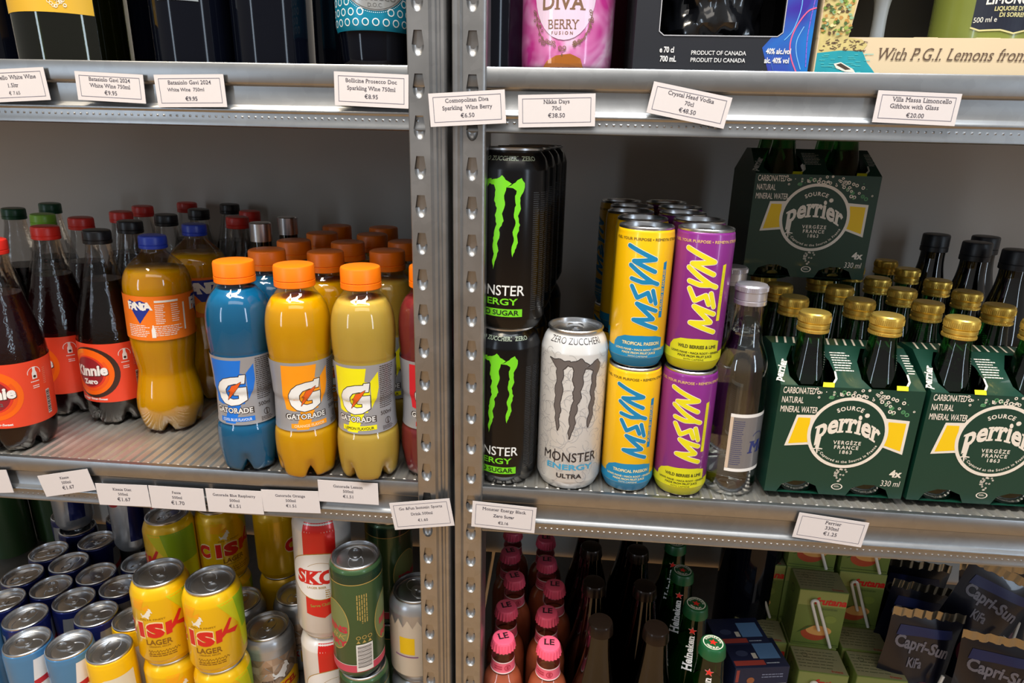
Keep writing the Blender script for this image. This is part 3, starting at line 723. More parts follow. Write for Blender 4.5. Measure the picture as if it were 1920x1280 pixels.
def rough(pts, seed, amp=3.0):
    rn = random.Random(seed); out = []
    for i, (x, y) in enumerate(pts):
        x2, y2 = pts[(i+1) % len(pts)]; out.append((x, y)); n = max(1, int(math.hypot(x2-x, y2-y)/14))
        for k in range(1, n): out.append((x+(x2-x)*k/n+rn.uniform(-amp, amp), y+(y2-y)*k/n+rn.uniform(-amp, amp)))
    return [MONZ(*p) for p in out]
CLAWS = [rough(c, i+3) for i, c in enumerate((CL, CM, CR))]
def word_monster(y, cap, width):
    s = text('MONSTER', cap, bold=.008, y=y, width=width, serif=0, slant=.03)
    x = -width*.5+width*.235
    return join(s, stroke([(x, y-cap*.22), (x, y+cap*1.22)], cap*.10))
def mon_art(white):
    def art(mb, R):
        d = lambda sh, m, o: mb.decal(sh, m, wrap(R, .0332, o, 0, 0), .003, .004)
        if white:
            dk = ink('#2c2628'); gy = plain('claw_grey', '#6f6866', rough=.4, metal=.3); bl = ink('#3f9cc4'); sw = plain('swirl_grey', '#a9a7a8', rough=.5)
            rn = random.Random(12)
            for k in range(260):
                cx, cy, r, a = rn.uniform(-.05, .05), rn.uniform(.014, .150), rn.uniform(.002, .009), rn.uniform(0, 6.28)
                d(ring(cx, cy, r, r+rn.uniform(.0002, .0006), 12, a, a+rn.uniform(1.2, 3.6)), sw, .00008)
            for c in CLAWS: d(stroke(c, .0014, True, False), dk, .00016); d(poly(c), gy, .00022)
            d(text('ZERO ZUCCHERI', .0056, bold=.0, y=.1560, width=.060), dk, .00015)
            s = word_monster(.0335, .0098, .0580); d(s, dk, .0002)
            d(text('ENERGY', .0056, bold=.03, y=.0245, width=.049), bl, .0002); d(text('ULTRA', .0046, bold=.03, y=.0150, width=.026), dk, .0002)
        else:
            gn = ink('#74d21e'); wt = ink('#e6e6e2'); tx = ink('#8f9a86')
            d = lambda sh, m, o: mb.decal(sh, m, wrap(R, .0332, o, -.0135, 0), .003, .004)
            for c in CLAWS: d(poly(c), gn, .0001)
            d(text('ZERO ZUCCHERI  ZERO', .0036, bold=.02, y=.1558, width=.062, x=.008, serif=1), tx, .0001)
            d(word_monster(.0345, .0094, .0580), wt, .0001)
            d(text('ENERGY', .0060, bold=.02, y=.0255, width=.047, x=-.001), gn, .0001)
            d(rect(-.029, .0140, .0275, .0215), gn, .0001); d(text('ZERO SUGAR', .0046, bold=.02, y=.0156, width=.048), ink('#16240c'), .0002)
            rn = random.Random(4)
            for q in range(3): d(lines(.036+.009*q, .0435+.009*q, .128, 58, .0019, .0008, q), ink('#33363a'), .0001)
    return art
mw = can('energy_can', 'white and grey energy drink can with three grey claw marks', .0332, .168, .0272, 'can_white', mon_art(True), neck=.020, tabrot=180)
put_top(mw, 1080, 607, .168, 0, 0, 0)
mk = can('energy_can', '', .0332, .167, .0272, 'can_black', mon_art(False), neck=.018, ring_mat='alu_dark')
GM = 'black energy drink cans beside the post'
x0 = .0190
for i, (lv, y, dx, lab) in enumerate(((0, .037, 0, 'black energy can with green claw marks standing on the shelf beside the post'), (1, .037, .002, 'upper black energy can with green claw marks stacked on the one beside the post'),
                                (0, .105, .004, 'black energy can second from the shelf edge, on the shelf'), (1, .105, .007, 'upper black energy can second from the shelf edge'),
                                (0, .175, .007, 'black energy can third from the shelf edge, on the shelf'), (1, .175, .012, 'upper black energy can third from the shelf edge'),
                                (1, .245, .018, 'upper black energy can standing last in the stacks by the wall'), (0, .245, .018, 'lower black energy can standing last in the stacks by the wall'))):
    o = take(mk, lab, GM); put(o, x0+dx, y, lv*.1665, 0, 0)

# ----------------------------------------------------------------- slim cans: yellow and purple
plain('can_yellow', '#fcc50a', rough=.30, coat=.4, metal=.08, var=.03); plain('can_purple', '#8a2a88', rough=.30, coat=.4, metal=.1, var=.03)
def mey_pts(p): # digitised strokes; the can leans in the photo, so its axis is taken out first
    out = []
    for X, Y in p:
        x, y = 1260+X/6.09, 450+Y/6.09
        out.append(((x-(1328-(y-423)*.14))*.000525, .1245-(y-448)*.000490))
    return out
MEY = [mey_pts(q) for q in ([(215, 80), (485, 222), (252, 250), (470, 362)], [(215, 297), (330, 400), (430, 478), (492, 505)], [(215, 450), (325, 485), (430, 482)], [(213, 535), (262, 668), (378, 602), (406, 705)], [(436, 580), (460, 735)], [(460, 820), (255, 735), (420, 918), (205, 930), (455, 1035)])]
def mey_art(lower, stk, edge, t1, oval_txt, flavour):
    lo, st, ed, tx = ink(lower), ink(stk), ink(edge), ink(t1)
    def art(mb, R):
        d = lambda sh, m, o: mb.decal(sh, m, wrap(R, .0265, o, 0, 0), .0025, .03)
        W = .0265*PI
        d(join(poly([(-W, .0115), (W, .0115), (W, .020), (-W, .020)]), poly([(-.024, .020), (.0265, .020), (.0265, .0305), (.018, .0328), (.004, .0335), (-.012, .0325), (-.020, .0290), (-.0235, .0245)])), lo, .0001)
        mb.lathe([(R(z)+.00015, z) for z in (.0015, .0030, .0050, .0075, .0100, .0113)], lo, 56)
        for s in MEY: d(stroke(s, .0052), ed, .00016)
        for s in MEY: d(stroke(s, .0040), st, .00024)
        ba = mey_pts([(490, 905), (535, 905), (630, 245), (585, 260)])
        d(poly(ba), st, .0001)
        (xa, ya), (xb, yb) = mey_pts([(517, 830)])[0], mey_pts([(592, 340)])[0]
        d(text('FUELLED BY NATURE', .0024, bold=.02, width=math.hypot(xb-xa, yb-ya), rot=math.atan2(yb-ya, xb-xa), x=(xa+xb)/2+.0012, y=(ya+yb)/2), lo if lower != '#1784b4' else ink('#f2c018'), .00018)
        d(text('FUEL YOUR PURPOSE • REMEYN STRONG', .0024, bold=.025, y=.1222, width=.072, x=.004), tx, .0001)
        ot = ink(oval_txt)
        d(text(flavour, .0030, bold=.035, y=.0240, width=.037, x=.0045), ot, .00022)
        d(text("LION'S MANE • MACA ROOT • GINSENG", .0019, bold=.03, y=.0185, width=.050, x=.004), ot, .00022)
        d(text('MADE FROM FRUIT JUICE', .0020, bold=.03, y=.0152, width=.033, x=.003), ot, .00022); d(text('WITH CAFFEINE', .0017, bold=.0, y=.0122, width=.019, x=.002), ot, .00022)
    return art
my = can('slim_drink_can', '', .0265, .134, .0252, 'can_yellow', mey_art('#1784b4', '#1180b0', '#efe4c0', '#6d5a18', '#e8d8a0', 'TROPICAL PASSION'), neck=.007, tabrot=180)
mp_ = can('slim_drink_can', '', .0265, .134, .0252, 'can_purple', mey_art('#d6d21c', '#e4d81a', '#efe0d8', '#d9b070', '#4a4a18', 'WILD BERRIES & LIME'), neck=.007, tabrot=180)
GS = 'slim energy drink cans in two flavours'
def slim(src, bx, px_top, y, nm, row, rz):
    where = ('' if row == 0 else ', %s row from the shelf edge' % ORD[row])
    o = take(src, 'lower %s slim can %s' % (nm, 'standing on the shelf edge' if row == 0 else 'standing on the shelf'+where), GS); put(o, bx, y, 0, rz, -.2)
    o = take(src, 'upper %s slim can stacked %s' % (nm, 'on the one at the shelf edge' if row == 0 else 'on another'+where), GS); put(o, px_top, y+.001, .134, rz, .2 if row == 0 else 0)
slim(my, .1475, .1465, .031, 'yellow tropical', 0, -7); slim(mp_, .2015, .2005, .029, 'purple berry', 0, -12)
for r, (y, dx) in enumerate(((.090, .0035), (.150, -.003), (.210, .004), (.268, -.004)), 1):
    for src, bx, nm in ((my, .146, 'yellow tropical'), (mp_, .2025, 'purple berry')):
        o = take(src, 'upper %s slim can stacked in the %s row from the shelf edge' % (nm, ORD[r]), GS); put(o, bx+dx, y, .134, 40+60*r)
        o = take(src, 'lower %s slim can under the stack in the %s row' % (nm, ORD[r]), GS); put(o, bx+dx, y, 0, 80*r)

# ----------------------------------------------------------------- clear mineral water bottles
WP = smooth_prof([(.0255, .0006), (.0272, .003), (.0277, .014), (.0270, .030), (.0264, .055), (.0263, .100), (.0258, .120), (.0244, .136), (.0215, .146), (.0180, .154), (.0160, .160), (.0140, .175), (.0130, .190)])[:-1]+[(.0130, .190), (.0128, .199)]
glass('water_glass', (.96, .98, .97), 1.45); glass('water', (.97, .985, .985), 1.33)
clear('clear_glass', (.90, .92, .91), f0=.07, edge=.75)
WL = plain('label_pewter', '#8b898b', rough=.32, metal=.5)
def water_art(mb, R):
    W0, W1 = -.0135, .060
    d = lambda sh, m, o: mb.decal(sh, m, wrap(R, .0266, .0003+o, 0, 0), .003, .004)
    nv = ink('#27326e'); tn = ink('#cdb6a0'); wt = ink('#e9e4de'); dk = ink('#5b524c')
    d(rect(W0, .028, W1, .090), wt, 0); d(rect(W0, .0315, W1, .0865), WL, .0001); d(rect(W0, .0315, W0+.003, .0865), tn, .00016)
    d(lines(W0+.0040, W0+.0150, .082, 22, .0022, .0005, 3), nv, .0002)
    d(tf(text('Mo', .0125, bold=.03, serif=1, align='L', slant=.12), .0075, .048), nv, .0002)
    d(ring(.018, .062, .0075, .0082, 24, .3, 2.6), nv, .0002)
WH = .2145
wa = bottle('water_bottle', '', 'bottle', WP, 'clear_glass', 'water', .168, [(.0138, .1950), (.0150, .1953), (.0150, .1990), (.0142, .1996), (.0148, .2000), (.0148, .2075), (.0152, .2080), (.0150, .2125), (.0138, .2142), (0, .2145)], 'cap_silver' if plain('cap_silver', '#cfcad0', rough=.3, metal=.7) else '', water_art, None, None, 56, .0012, knurl('cap_silver', .0152, .2085, .2125))
o = take(wa, 'clear glass water bottle with white metal cap on the shelf edge'); put_top(o, 1411, 531, WH, 0, 5)
o = take(wa, 'clear glass water bottle behind the purple slim cans'); put_top(o, 1376, 498, WH, 0, 60)

# ----------------------------------------------------------------- green sparkling water bottles and their cartons
PP = smooth_prof([(.0235, .0006), (.0275, .003), (.0300, .010), (.0306, .022), (.0306, .055), (.0296, .078), (.0266, .098), (.0222, .116), (.0178, .132), (.0142, .148), (.0122, .162)])[:-1]+[(.0120, .163), (.0118, .171)]
GC = plain('cap_gold', '#ecc860', rough=.32, metal=.8, var=.05, scale=300)
plain('green_base', '#0b2215', rough=.15, coat=.5); plain('drink_green', '#08210f', rough=.15)
PH = .1875
gcap = [(.0125, .1680), (.0146, .1683), (.0148, .1690), (.0146, .1710), (.0134, .1717), (.0134, .1724), (.0146, .1732), (.0146, .1764), (.0134, .1772), (.0146, .1784), (.0148, .1835), (.0144, .1862), (.0130, .1875), (0, .1874)]
def pcap_extra(mb): knurl('cap_gold', .0148, .1785, .1838, 56)(mb); knurl('cap_gold', .0147, .1688, .1708, 56, .0002)(mb)
def p_art(mb, R):
    d = lambda sh, m, o: mb.decal(sh, m, wrap(R, .0306, .0003+o, 0, .055), .003, .01)
    d(ring(0, .022, .020, .0222, 36), plain('label_faint', '#8d9c8c', rough=.5), .0002); d(poly(circ(0, .022, .020)), plain('label_green', '#0e4a2c', rough=.4), .0001)
    d(text('perrier', .0075, bold=.02, serif=1, y=.022), ink('#a7b0a4'), .0003)
pb = bottle('green_water_bottle', '', 'bottle', PP, 'green_glass', 'drink_green', .128, gcap, 'cap_gold', p_art, lambda r, z, a: (r*(1-.03*max(0, math.cos(24*a))*max(0, 1-z/.016)), z), 'green sparkling water bottles with gold caps', 56, .001, pcap_extra)
plain('carton_green', '#0b3729', rough=.38, coat=.2, var=.04); plain('carton_inner', '#c9b9a0', rough=.7)
PC = [(1527, 583, 'A'), (1664, 590, 'A'), (1490, 560, 'A'), (1625, 566, 'A'), (1806, 596, 'B'), (1750, 570, 'B'), (1880, 574, 'B'), (1467, 538, 'C'), (1583, 540, 'C'), (1702, 545, 'D'), (1818, 550, 'D'), (1655, 525, 'D'), (1765, 527, 'D'), (1660, 490, 'E'), (1705, 503, 'E'), (1616, 500, 'E')]
XA, XB = (.318, .386), (.455, .526); YR = (.0490, .1102, .1730, .2342, .3050, .3662)
COLN = {0: 'first', 1: 'second', 2: 'third', 3: 'fourth'}
ROWN = ('front', 'second', 'third', 'fourth', 'fifth', 'sixth')
skip = {(0, 4), (1, 4), (0, 5), (1, 5)}
for r, y in enumerate(YR):
    for c, x in enumerate(XA+XB):
        if (c, r) in skip: continue
        o = take(pb, 'green water bottle with gold cap, %s row, %s column from the clear glass bottle' % (ROWN[r], COLN[c]), 'green sparkling water bottles with gold caps')
        put(o, x+(.004 if r in (2, 3) else 0)+(0.003 if r > 3 else 0), y, 0, 25*((r*3+c) % 5)-30)
def logo_carton(d, k=1., cx=0, cz=0):
    """round emblem with its two yellow wings, lettering and bubbles; d(shape, ink, layer)"""
    wt = ink('#e9dccb'); yl = ink('#f2c40c'); gd = 'carton_green'; T = lambda sh: tf(sh, cx, cz, 0, k)
    wing = [(.020, .0150), (.030, .0145), (.0460, .0135), (.0460, -.0165), (.030, -.0110), (.020, -.0120)]
    for s in (1, -1):
        w_ = [(s*x, y) for x, y in (wing if s == 1 else [(.020, .0150), (.030, .0145), (.0420, .0140), (.0480, -.0140), (.030, -.0120), (.020, -.0130)])]
        d(T(poly(w_ if s == 1 else w_[::-1])), wt, .00006)
        i_ = [(s*x, y) for x, y in ([(.030, .0118), (.0438, .0112), (.0438, -.0135), (.030, -.0090)] if s == 1 else [(.031, .0118), (.0405, .0118), (.0452, -.0118), (.030, -.0098)])]
        d(T(poly(i_ if s == 1 else i_[::-1])), yl, .00012)
    d(T(disk(0, 0, .0315, .0315, 56)), wt, .00018); d(T(disk(0, 0, .0288, .0288, 56)), gd, .00024)
    d(T(arc_text('SOURCE', .0033, .0205, PI/2+.05, bold=.03, track=.06)), wt, .0003)
    nm = text('perrier', .0160, bold=.034, serif=.9, width=.050)
    vs = []
    for x, y in nm[0]:                     # letters ride on an arch
        vs.append((x, y+.0015-14.0*x*x+.0035*x/.025*-.2))
    nm = (vs, nm[1]); d(T(nm), wt, .0003)
    d(T(join(stroke([(-.0212, -.002), (-.0218, -.0150)], .0028, cap=False), stroke([(-.0262, -.0160), (-.0220, -.0145), (-.0178, -.0150)], .0010), stroke([(-.0220, -.0145), (-.0212, -.0185)], .0010), disk(.0125, .0165, .0019))), wt, .0003)
    for i, s in enumerate(('VERGÈZE', 'FRANCE', '1863')): d(T(text(s, .0030, bold=.02, track=.14, x=.0015, y=-.0100-.0042*i)), wt, .0003)
    d(T(arc_text('Water Captured at the Source in France', .0021, .0268, -PI/2, bold=.02, track=.12, inner=True)), wt, .0003)
    rn = random.Random(21)
    for q in range(90):
        a = rn.uniform(.13*PI, .72*PI); r = .0325+abs(rn.gauss(0, .0075)); s = rn.uniform(.0004, .0016)
        x, y = r*math.cos(a)*1.12, r*math.sin(a)
        if y > .038 or y < .0175 or (x < -.020 and y < .030): continue
        d(T(ring(x, y, s*.55, s*1.15, 12) if s > .0007 else disk(x, y, s*.8, None, 8)), wt if q % 4 else ink('#4f8a5a'), .00006)
    for q in range(20):
        y = -.0325-rn.random()*.012; d(T(ring(rn.uniform(-1, 1)*.007*(1+(y+.0325)/.014), y, .0004, .0008, 8)), wt, .00006)
    d(T(ring(0, -.049, .0036, .0046, 24, asp=.62)), wt, .00006); d(T(lines(-.0024, .0024, -.0485, 2, .0009, .0004, 2)), wt, .00006)
def carton(label, name='bottle_carton'):
    """four-bottle wrap: front and back panels, shoulders folded to a ridge, notched round the necks; origin at the base centre"""
    t = thing(name, label, 'carton', 'printed card cartons of green water bottles')
    hw, hd, zs, zr = .0668, .0622, .1215, .1480; mb = MB()
    for s in (1, -1):
        # upright panel with two foot openings
        y = -hd*s; zc = .0205; pcs = [poly([(-hw, zc), (hw, zc), (hw, zs), (-hw, zs)])]
        def fl(x0, x1):   # foot between two rounded openings
            return [(x0[0], .006), (x1[0], .006)]+[(x, z) for x, z in x1[1]]+[(x, z) for x, z in x0[1][::-1]]
        arc = lambda fx, d: [(fx+d*.0165, .0150), (fx+d*.006, .0192), (fx+d*.0058, zc)]
        for x0, x1 in (((-hw, [(-hw, zc)]), (-.034-.021, arc(-.034, -1))), ((-.034+.021, arc(-.034, 1)), (.034-.021, arc(.034, -1))), ((.034+.021, arc(.034, 1)), (hw, [(hw, zc)]))):
            pcs.append(poly(fl(x0, x1)))
        for fx in (-.034, .034): pcs.append(poly([(fx-.006, .0195), (fx+.006, .0195), (fx+.006, zc), (fx-.006, zc)]))
        for sh in pcs: mb.add([(a, y, b) for a, b in sh[0]], sh[1] if s == 1 else [tuple(reversed(f)) for f in sh[1]], 'carton_green')
        # shoulder panel with notches for the necks
        L = math.hypot(hd-.012, zr-zs); ux, uz = (hd-.012)/L, (zr-zs)/L
        ins = lambda d, fx: [(fx+d*.0165, 0), (fx+d*.0225, .012), (fx+d*.0205, L*.62), (fx+d*.012, L*.95), (fx+d*.0118, L)]
        sps = [poly([(-hw, 0)]+ins(-1, -.034)+[(-hw+.002, L)]), poly(ins(-1, .034)+ins(1, -.034)[::-1]), poly([(hw, 0), (hw-.002, L)]+ins(1, .034)[::-1])]
        for fx in (-.034, .034): sps.append(poly([(fx-.012, L*.95), (fx+.012, L*.95), (fx+.012, L), (fx-.012, L)]))
        for sh in sps: mb.add([(a, s*(-hd+b*ux), zs+b*uz) for a, b in sh[0]], sh[1] if s == 1 else [tuple(reversed(f)) for f in sh[1]], 'carton_green')
        if s == 1:
            mp = lambda u, v: (u, -hd-.0002, v)
            md = lambda sh, m, o: mb.decal(sh, m, front(-hd, .0002+o), None)
            logo_carton(md, 1.20, .003, .0745)
            wt = ink('#e9dccb')
            for i, q in enumerate(('CARBONATED', 'NATURAL', 'MINERAL WATER')): md(text(q, .0062, bold=.012, sx=.50, align='L', x=-.0640, y=.1135-.0098*i), wt, .0001)
            md(text('4x', .0072, bold=.04, x=.0560, y=.0300), wt, .0001); md(text('330 ml', .0062, sx=.75, x=.0530, y=.0195, slant=.1), wt, .0001)
            sm = lambda u, v: (u, -hd+v*ux-.0003*uz, zs+v*uz+.0003*ux)
            for fx in (-.034, .034):
                mb.decal(stroke([(fx+.0150, .0015), (fx+.0215, .011), (fx+.0225, .020)], .0018), wt, sm, None); mb.decal(poly([(fx+.006, -.0005), (fx+.0165, -.0005), (fx+.0185, .0055), (fx+.008, .0055)]), ink('#e8dc1c'), sm, None)
            mb.decal(lines(-.0105, .0095, L*.80, 8, .0034, .0013, 2), wt, sm, None); mb.decal(lines(.0580, .066, L*.80, 8, .0034, .0013, 4), wt, sm, None)
            mb.decal(tf(text('perrier', .0070, bold=.03, serif=1), -.0600, .0185, 1.2), wt, sm, None)
    # ridge, end panels
    mb.add([(-hw+.002, -.012, zr), (hw-.002, -.012, zr), (hw-.002, .012, zr), (-hw+.002, .012, zr)], [(0, 1, 2, 3)], 'carton_green')
    for k in range(14): mb.decal(poly([(-.060+.0085*k, -.011), (-.058+.0085*k, -.011), (-.052+.0085*k, .011), (-.054+.0085*k, .011)]), ink('#d9c9b4'), lambda u, v: (u, v, zr+.0003), None)
    for s in (1, -1):
        q = [(s*hw, -hd, .006), (s*hw, hd, .006), (s*hw, hd, zs), (s*hw, -hd, zs), (s*(hw-.002), .012, zr), (s*(hw-.002), -.012, zr)]
        mb.add(q, [(0, 1, 2, 3), (3, 2, 4, 5)] if s == 1 else [(3, 2, 1, 0), (5, 4, 2, 3)], 'carton_green')
    mb.add([(-hw, -hd, .006), (hw, -hd, .006), (hw, hd, .006), (-hw, hd, .006)], [(3, 2, 1, 0)], 'carton_green')
    mb.build('card_wrap', t)
    return t
ct = carton('')
GP_ = 'printed card cartons of green water bottles'
for x, y, z, lab in ((.352, .0796, 0, 'dark green four-bottle carton beside the clear glass bottle'), (.4905, .0796, 0, 'dark green four-bottle carton on the shelf edge at the picture border'),
                     (.356, .2036, 0, 'dark green four-bottle carton in the second row under the raised carton'), (.4945, .2036, 0, 'dark green four-bottle carton in the second row below the tall black-capped bottles')):
    o = take(ct, lab, GP_); put(o, x, y, z)
o = take(ct, 'dim green four-bottle carton raised on top of the gold caps', GP_); put(o, .352, .2450, .1880, -3)
for i, (dx, dy) in enumerate(((-.034, -.0303), (.034, -.0303), (-.034, .0303), (.034, .0303))):
    o = take(pb, ('green bottle in the raised carton, %s' % ('front one by the black cans', 'front one toward the tall black caps', 'back one by the black cans', 'back one toward the tall black caps')[i]), 'green sparkling water bottles with gold caps'); c3, s3 = math.cos(math.radians(-3)), math.sin(math.radians(-3)); put(o, .352+dx*c3-dy*s3, .2450+dx*s3+dy*c3, .1885, -3)
# tall bottles with black caps at the wall
TP = smooth_prof([(.025, .0006), (.0285, .004), (.029, .02), (.029, .095), (.0270, .125), (.0215, .155), (.0165, .18), (.0150, .195)])+[(.0150, .207)]
plain('cap_navy', '#10131c', rough=.4)
tb = bottle('dark_bottle', '', 'bottle', TP, 'dark_glass', 'drink_green', .15, screw_cap(.0172, .2025, .2265), 'cap_navy', None, None, 'tall dark bottles with black caps')
for x, y, lab in ((.589, .3662, 'tall dark bottle with black cap standing alone beside the raised carton'), (.604, .298, 'tall dark bottle with black cap standing in front of its twin'), (.651, .360, 'tall dark bottle with black cap half hidden behind its twin'), (.618, .2405, 'tall dark bottle with black cap by the picture edge')):
    put(take(tb, lab, 'tall dark bottles with black caps'), x, y, 0)
# ================================================================= top shelf
Z1 = H1
plain('wine_black', '#070912', rough=.08, spec=.28); plain('label_gold', '#d9a92a', rough=.5, var=.08, scale=25); plain('label_pale', '#8b9294', rough=.6)
plain('drink_olive', '#2a2a10', rough=.1, trans=.3)
def wine_prof(R, H): return smooth_prof([(R-.006, .0006), (R-.001, .003), (R, .012), (R, H*.62), (R*.88, H*.70), (R*.50, H*.78), (.0145, H*.84), (.0140, H)])
def gold_art(mb, R):
    mb.lathe([(R(z)+.0004, z) for z in (.040, .07, .10, .13)], 'label_gold', 40, None, -2.2, 1.0)
    d = lambda sh, m: mb.decal(sh, m, wrap(R, .048, .0007, .009, 0), .004)
    wt = ink('#efe6d2'); rn = random.Random(3)
    d(lines(-.048, -.012, .0560, 1, .003, .0016, 3), wt); d(lines(-.048, -.002, .0615, 1, .003, .0016, 5), wt)
    for q in range(34):
        a, r = rn.uniform(0, 6.28), rn.uniform(0, .0085); d(ring(.0125+r*math.cos(a), .0525+r*math.sin(a), .0010, .0014, 10), wt)
    d(stroke([(.021, .058), (.029, .0535), (.035, .0555)], .0008), wt)
o = bottle('wine_bottle', 'large olive glass wine bottle with a gold label', 'bottle', wine_prof(.048, .36), 'olive_glass', 'drink_olive', .3, None, None, gold_art)
put(o, -.4010, .056, Z1)
mbb = MB(); mbb.lathe([(.046, .0012), (.047, .006), (.046, .014), (.030, .017), (0, .020)], plain('olive_base', '#8a8a1e', rough=.15, trans=.4), 40); mbb.build('glass_base', o)
def pale_art(mb, R): band(mb, R, .0515, .14, 'label_pale', a0=-.35, a1=.65)
dw = bottle('wine_bottle', '', 'bottle', wine_prof(.0362, .31), 'wine_black', None, 0, None, None, None, None, 'black glass wine bottles on the top shelf', 64)
dl = bottle('wine_bottle', 'black glass wine bottle with the lower edge of a pale label', 'bottle', wine_prof(.0362, .31), 'wine_black', None, 0, None, None, pale_art, None, 'black glass wine bottles on the top shelf', 64)
put(dl, -.2800, .0530, Z1)
for x, y, lab in ((-.2040, .0530, 'black glass wine bottle on the shelf edge beside the pale-labelled one'), *[(ony(px, 70, yy).x, yy, lab) for px, yy, lab in ((236, .128, 'black glass wine bottle behind the gap beside the large olive bottle'), (598, .128, 'black glass wine bottle behind the gap beside the teal-labelled bottle'), (420, .135, 'black glass wine bottle in the second row between the two front black ones'), (0, .14, 'black glass wine bottle in the second row at the picture edge'), (120, .21, 'black glass wine bottle in the third row behind the large olive bottle'), (572, .215, 'black glass wine bottle in the third row behind the prosecco gap'), (222, .215, 'black glass wine bottle in the third row behind the pale-labelled one'))],
                  (-.0090, .0580, 'black glass wine bottle squeezed between the keyhole post and the pink bottle'), (.0120, .1400, 'black glass wine bottle in the second row behind the pink bottle')):
    put(take(dw, lab, 'black glass wine bottles on the top shelf'), x, y, Z1)
plain('label_teal', '#0e86a6', rough=.35, metal=.3); plain('foil_silver', '#b3b4b2', rough=.32, metal=.6)
def teal_art(mb, R):
    band(mb, R, .0290, .12, 'label_teal'); wt = ink('#dfe9ea'); dk = ink('#5a5a58')
    d = lambda sh, m, o: mb.decal(sh, m, wrap(R, .0352, .0005+o, 0, 0), .003, .006)
    for j in range(9):
        for i in range(-6, 7):
            x, y = i*.0088+(.0044 if j % 2 else 0), .0355+j*.0080
            if math.hypot(x, (y-.075)) > .0335: d(ring(x, y, .0022, .0031, 16), wt, 0)
    d(poly(circ(0, .075, .0310)), 'foil_silver', .0001); d(ring(0, .075, .0296, .0302, 48), dk, .0002)
    for k in range(60): a = PI+PI*k/60; d(disk(.0322*math.cos(a), .075+.0322*math.sin(a), .0004, None, 6), wt, .0001)
    d(text('PROSECCO', .0040, bold=.01, y=.0520, width=.036), dk, .0002); d(text('D.O.C.', .0030, y=.0470), dk, .0002); d(text('BOLLICINE', .0042, bold=.01, y=.0600, width=.042, serif=.7), dk, .0002)
pro = bottle('prosecco_bottle', 'sparkling wine bottle with teal label of silver rings', 'bottle', smooth_prof([(.0270, .0006), (.0305, .003), (.0318, .012), (.0330, .026), (.0348, .034), (.0350, .050), (.0350, .15), (.031, .19), (.018, .235), (.0145, .27), (.014, .30)]), 'wine_black', None, 0, None, None, teal_art)
put(pro, -.1065, .0480, Z1, 15)
# pink sparkling bottle
m, n, ou = _new('sleeve_pink'); b = n.nodes.new('ShaderNodeBsdfPrincipled'); t = n.nodes.new('ShaderNodeTexCoord'); nz = n.nodes.new('ShaderNodeTexNoise'); cr = n.nodes.new('ShaderNodeValToRGB')
nz.inputs['Scale'].default_value = 24; nz.inputs['Detail'].default_value = 2; nz.inputs['Distortion'].default_value = 1.6
cr.color_ramp.elements[0].position = .32; cr.color_ramp.elements[0].color = lin('#c8388f'); cr.color_ramp.elements[1].position = .68; cr.color_ramp.elements[1].color = lin('#ecc4dc')
e_ = cr.color_ramp.elements.new(.50); e_.color = lin('#df86bb')
n.links.new(t.outputs['Object'], nz.inputs[0]); n.links.new(nz.outputs[0], cr.inputs[0]); n.links.new(cr.outputs[0], b.inputs['Base Color']); b.inputs['Roughness'].default_value = .2; b.inputs['Coat Weight'].default_value = .6
n.links.new(b.outputs[0], ou.inputs[0]); _M['sleeve_pink'] = m
def diva_art(mb, R):
    d = lambda sh, m, o: mb.decal(sh, m, wrap(R, .0415, .0004+o, 0, 0), .003, .006)
    pk = plain('label_blush', '#e6cbdf', rough=.3, coat=.5); gd = plain('print_gold', '#8c6a52', rough=.4, metal=.3)
    d(poly(circ(-.002, .064, .0270, .0400)), pk, 0)
    d(text('DIVA', .0115, bold=.02, serif=.9, y=.0475, x=-.004, width=.036), gd, .0001); d(text('BERRY', .0072, bold=.0, serif=.7, y=.0325, x=-.003, width=.026), gd, .0001); d(text('FUSION', .0024, bold=.02, track=.35, y=.0282, x=-.003), gd, .0001)
    for s in (1, -1):
        pts = [(-.003+s*(.0085+.0165*math.sin(q/9*1.45)), .0205+.0300*(1-math.cos(q/9*1.45))) for q in range(10)]
        d(stroke(pts, .0007), gd, .0001)
        for q, (x, y) in enumerate(pts): 
            for r2 in (.9, -.5): d(ring(x+.0022*math.cos(q+r2), y+.0022*math.sin(q*1.3+r2), .0007, .0012, 10), gd, .0001)
    for x in (-.0048, -.0012): d(ring(x, .0180, .0010, .0016, 12), gd, .0001)
    d(stroke([(-.006, .0165), (-.003, .0155), (0, .0165)], .0006), gd, .0001); d(disk(-.003, .0125, .0006, .0012), gd, .0001)
    am = plain('amber_glint', '#c9772e', rough=.25, coat=.6, metal=.3)  # orange-gold glint in the bottle foot, painted on as a colour patch
    d(poly([(-.020, .0030), (.016, .0030), (.013, .0100), (.004, .0135), (-.008, .0120), (-.016, .0080)]), am, 0)
o = bottle('sparkling_wine_bottle', 'pink marbled sparkling wine bottle with gold lettering', 'bottle', smooth_prof([(.0365, .0008), (.0400, .003), (.0412, .010), (.0416, .030), (.0416, .15), (.034, .19), (.017, .235), (.0145, .30)]), 'sleeve_pink', None, 0, None, None, diva_art)
put(o, .0645, .0600, Z1, 0)
# dark red spirits bottle just behind
plain('drink_maroon', '#2c0a12', rough=.15, coat=.6)
o = bottle('spirits_bottle', 'dark maroon bottle between the pink bottle and the black gift box', 'bottle', wine_prof(.0300, .28), 'drink_maroon'); put(o, .1000, .1420, Z1)

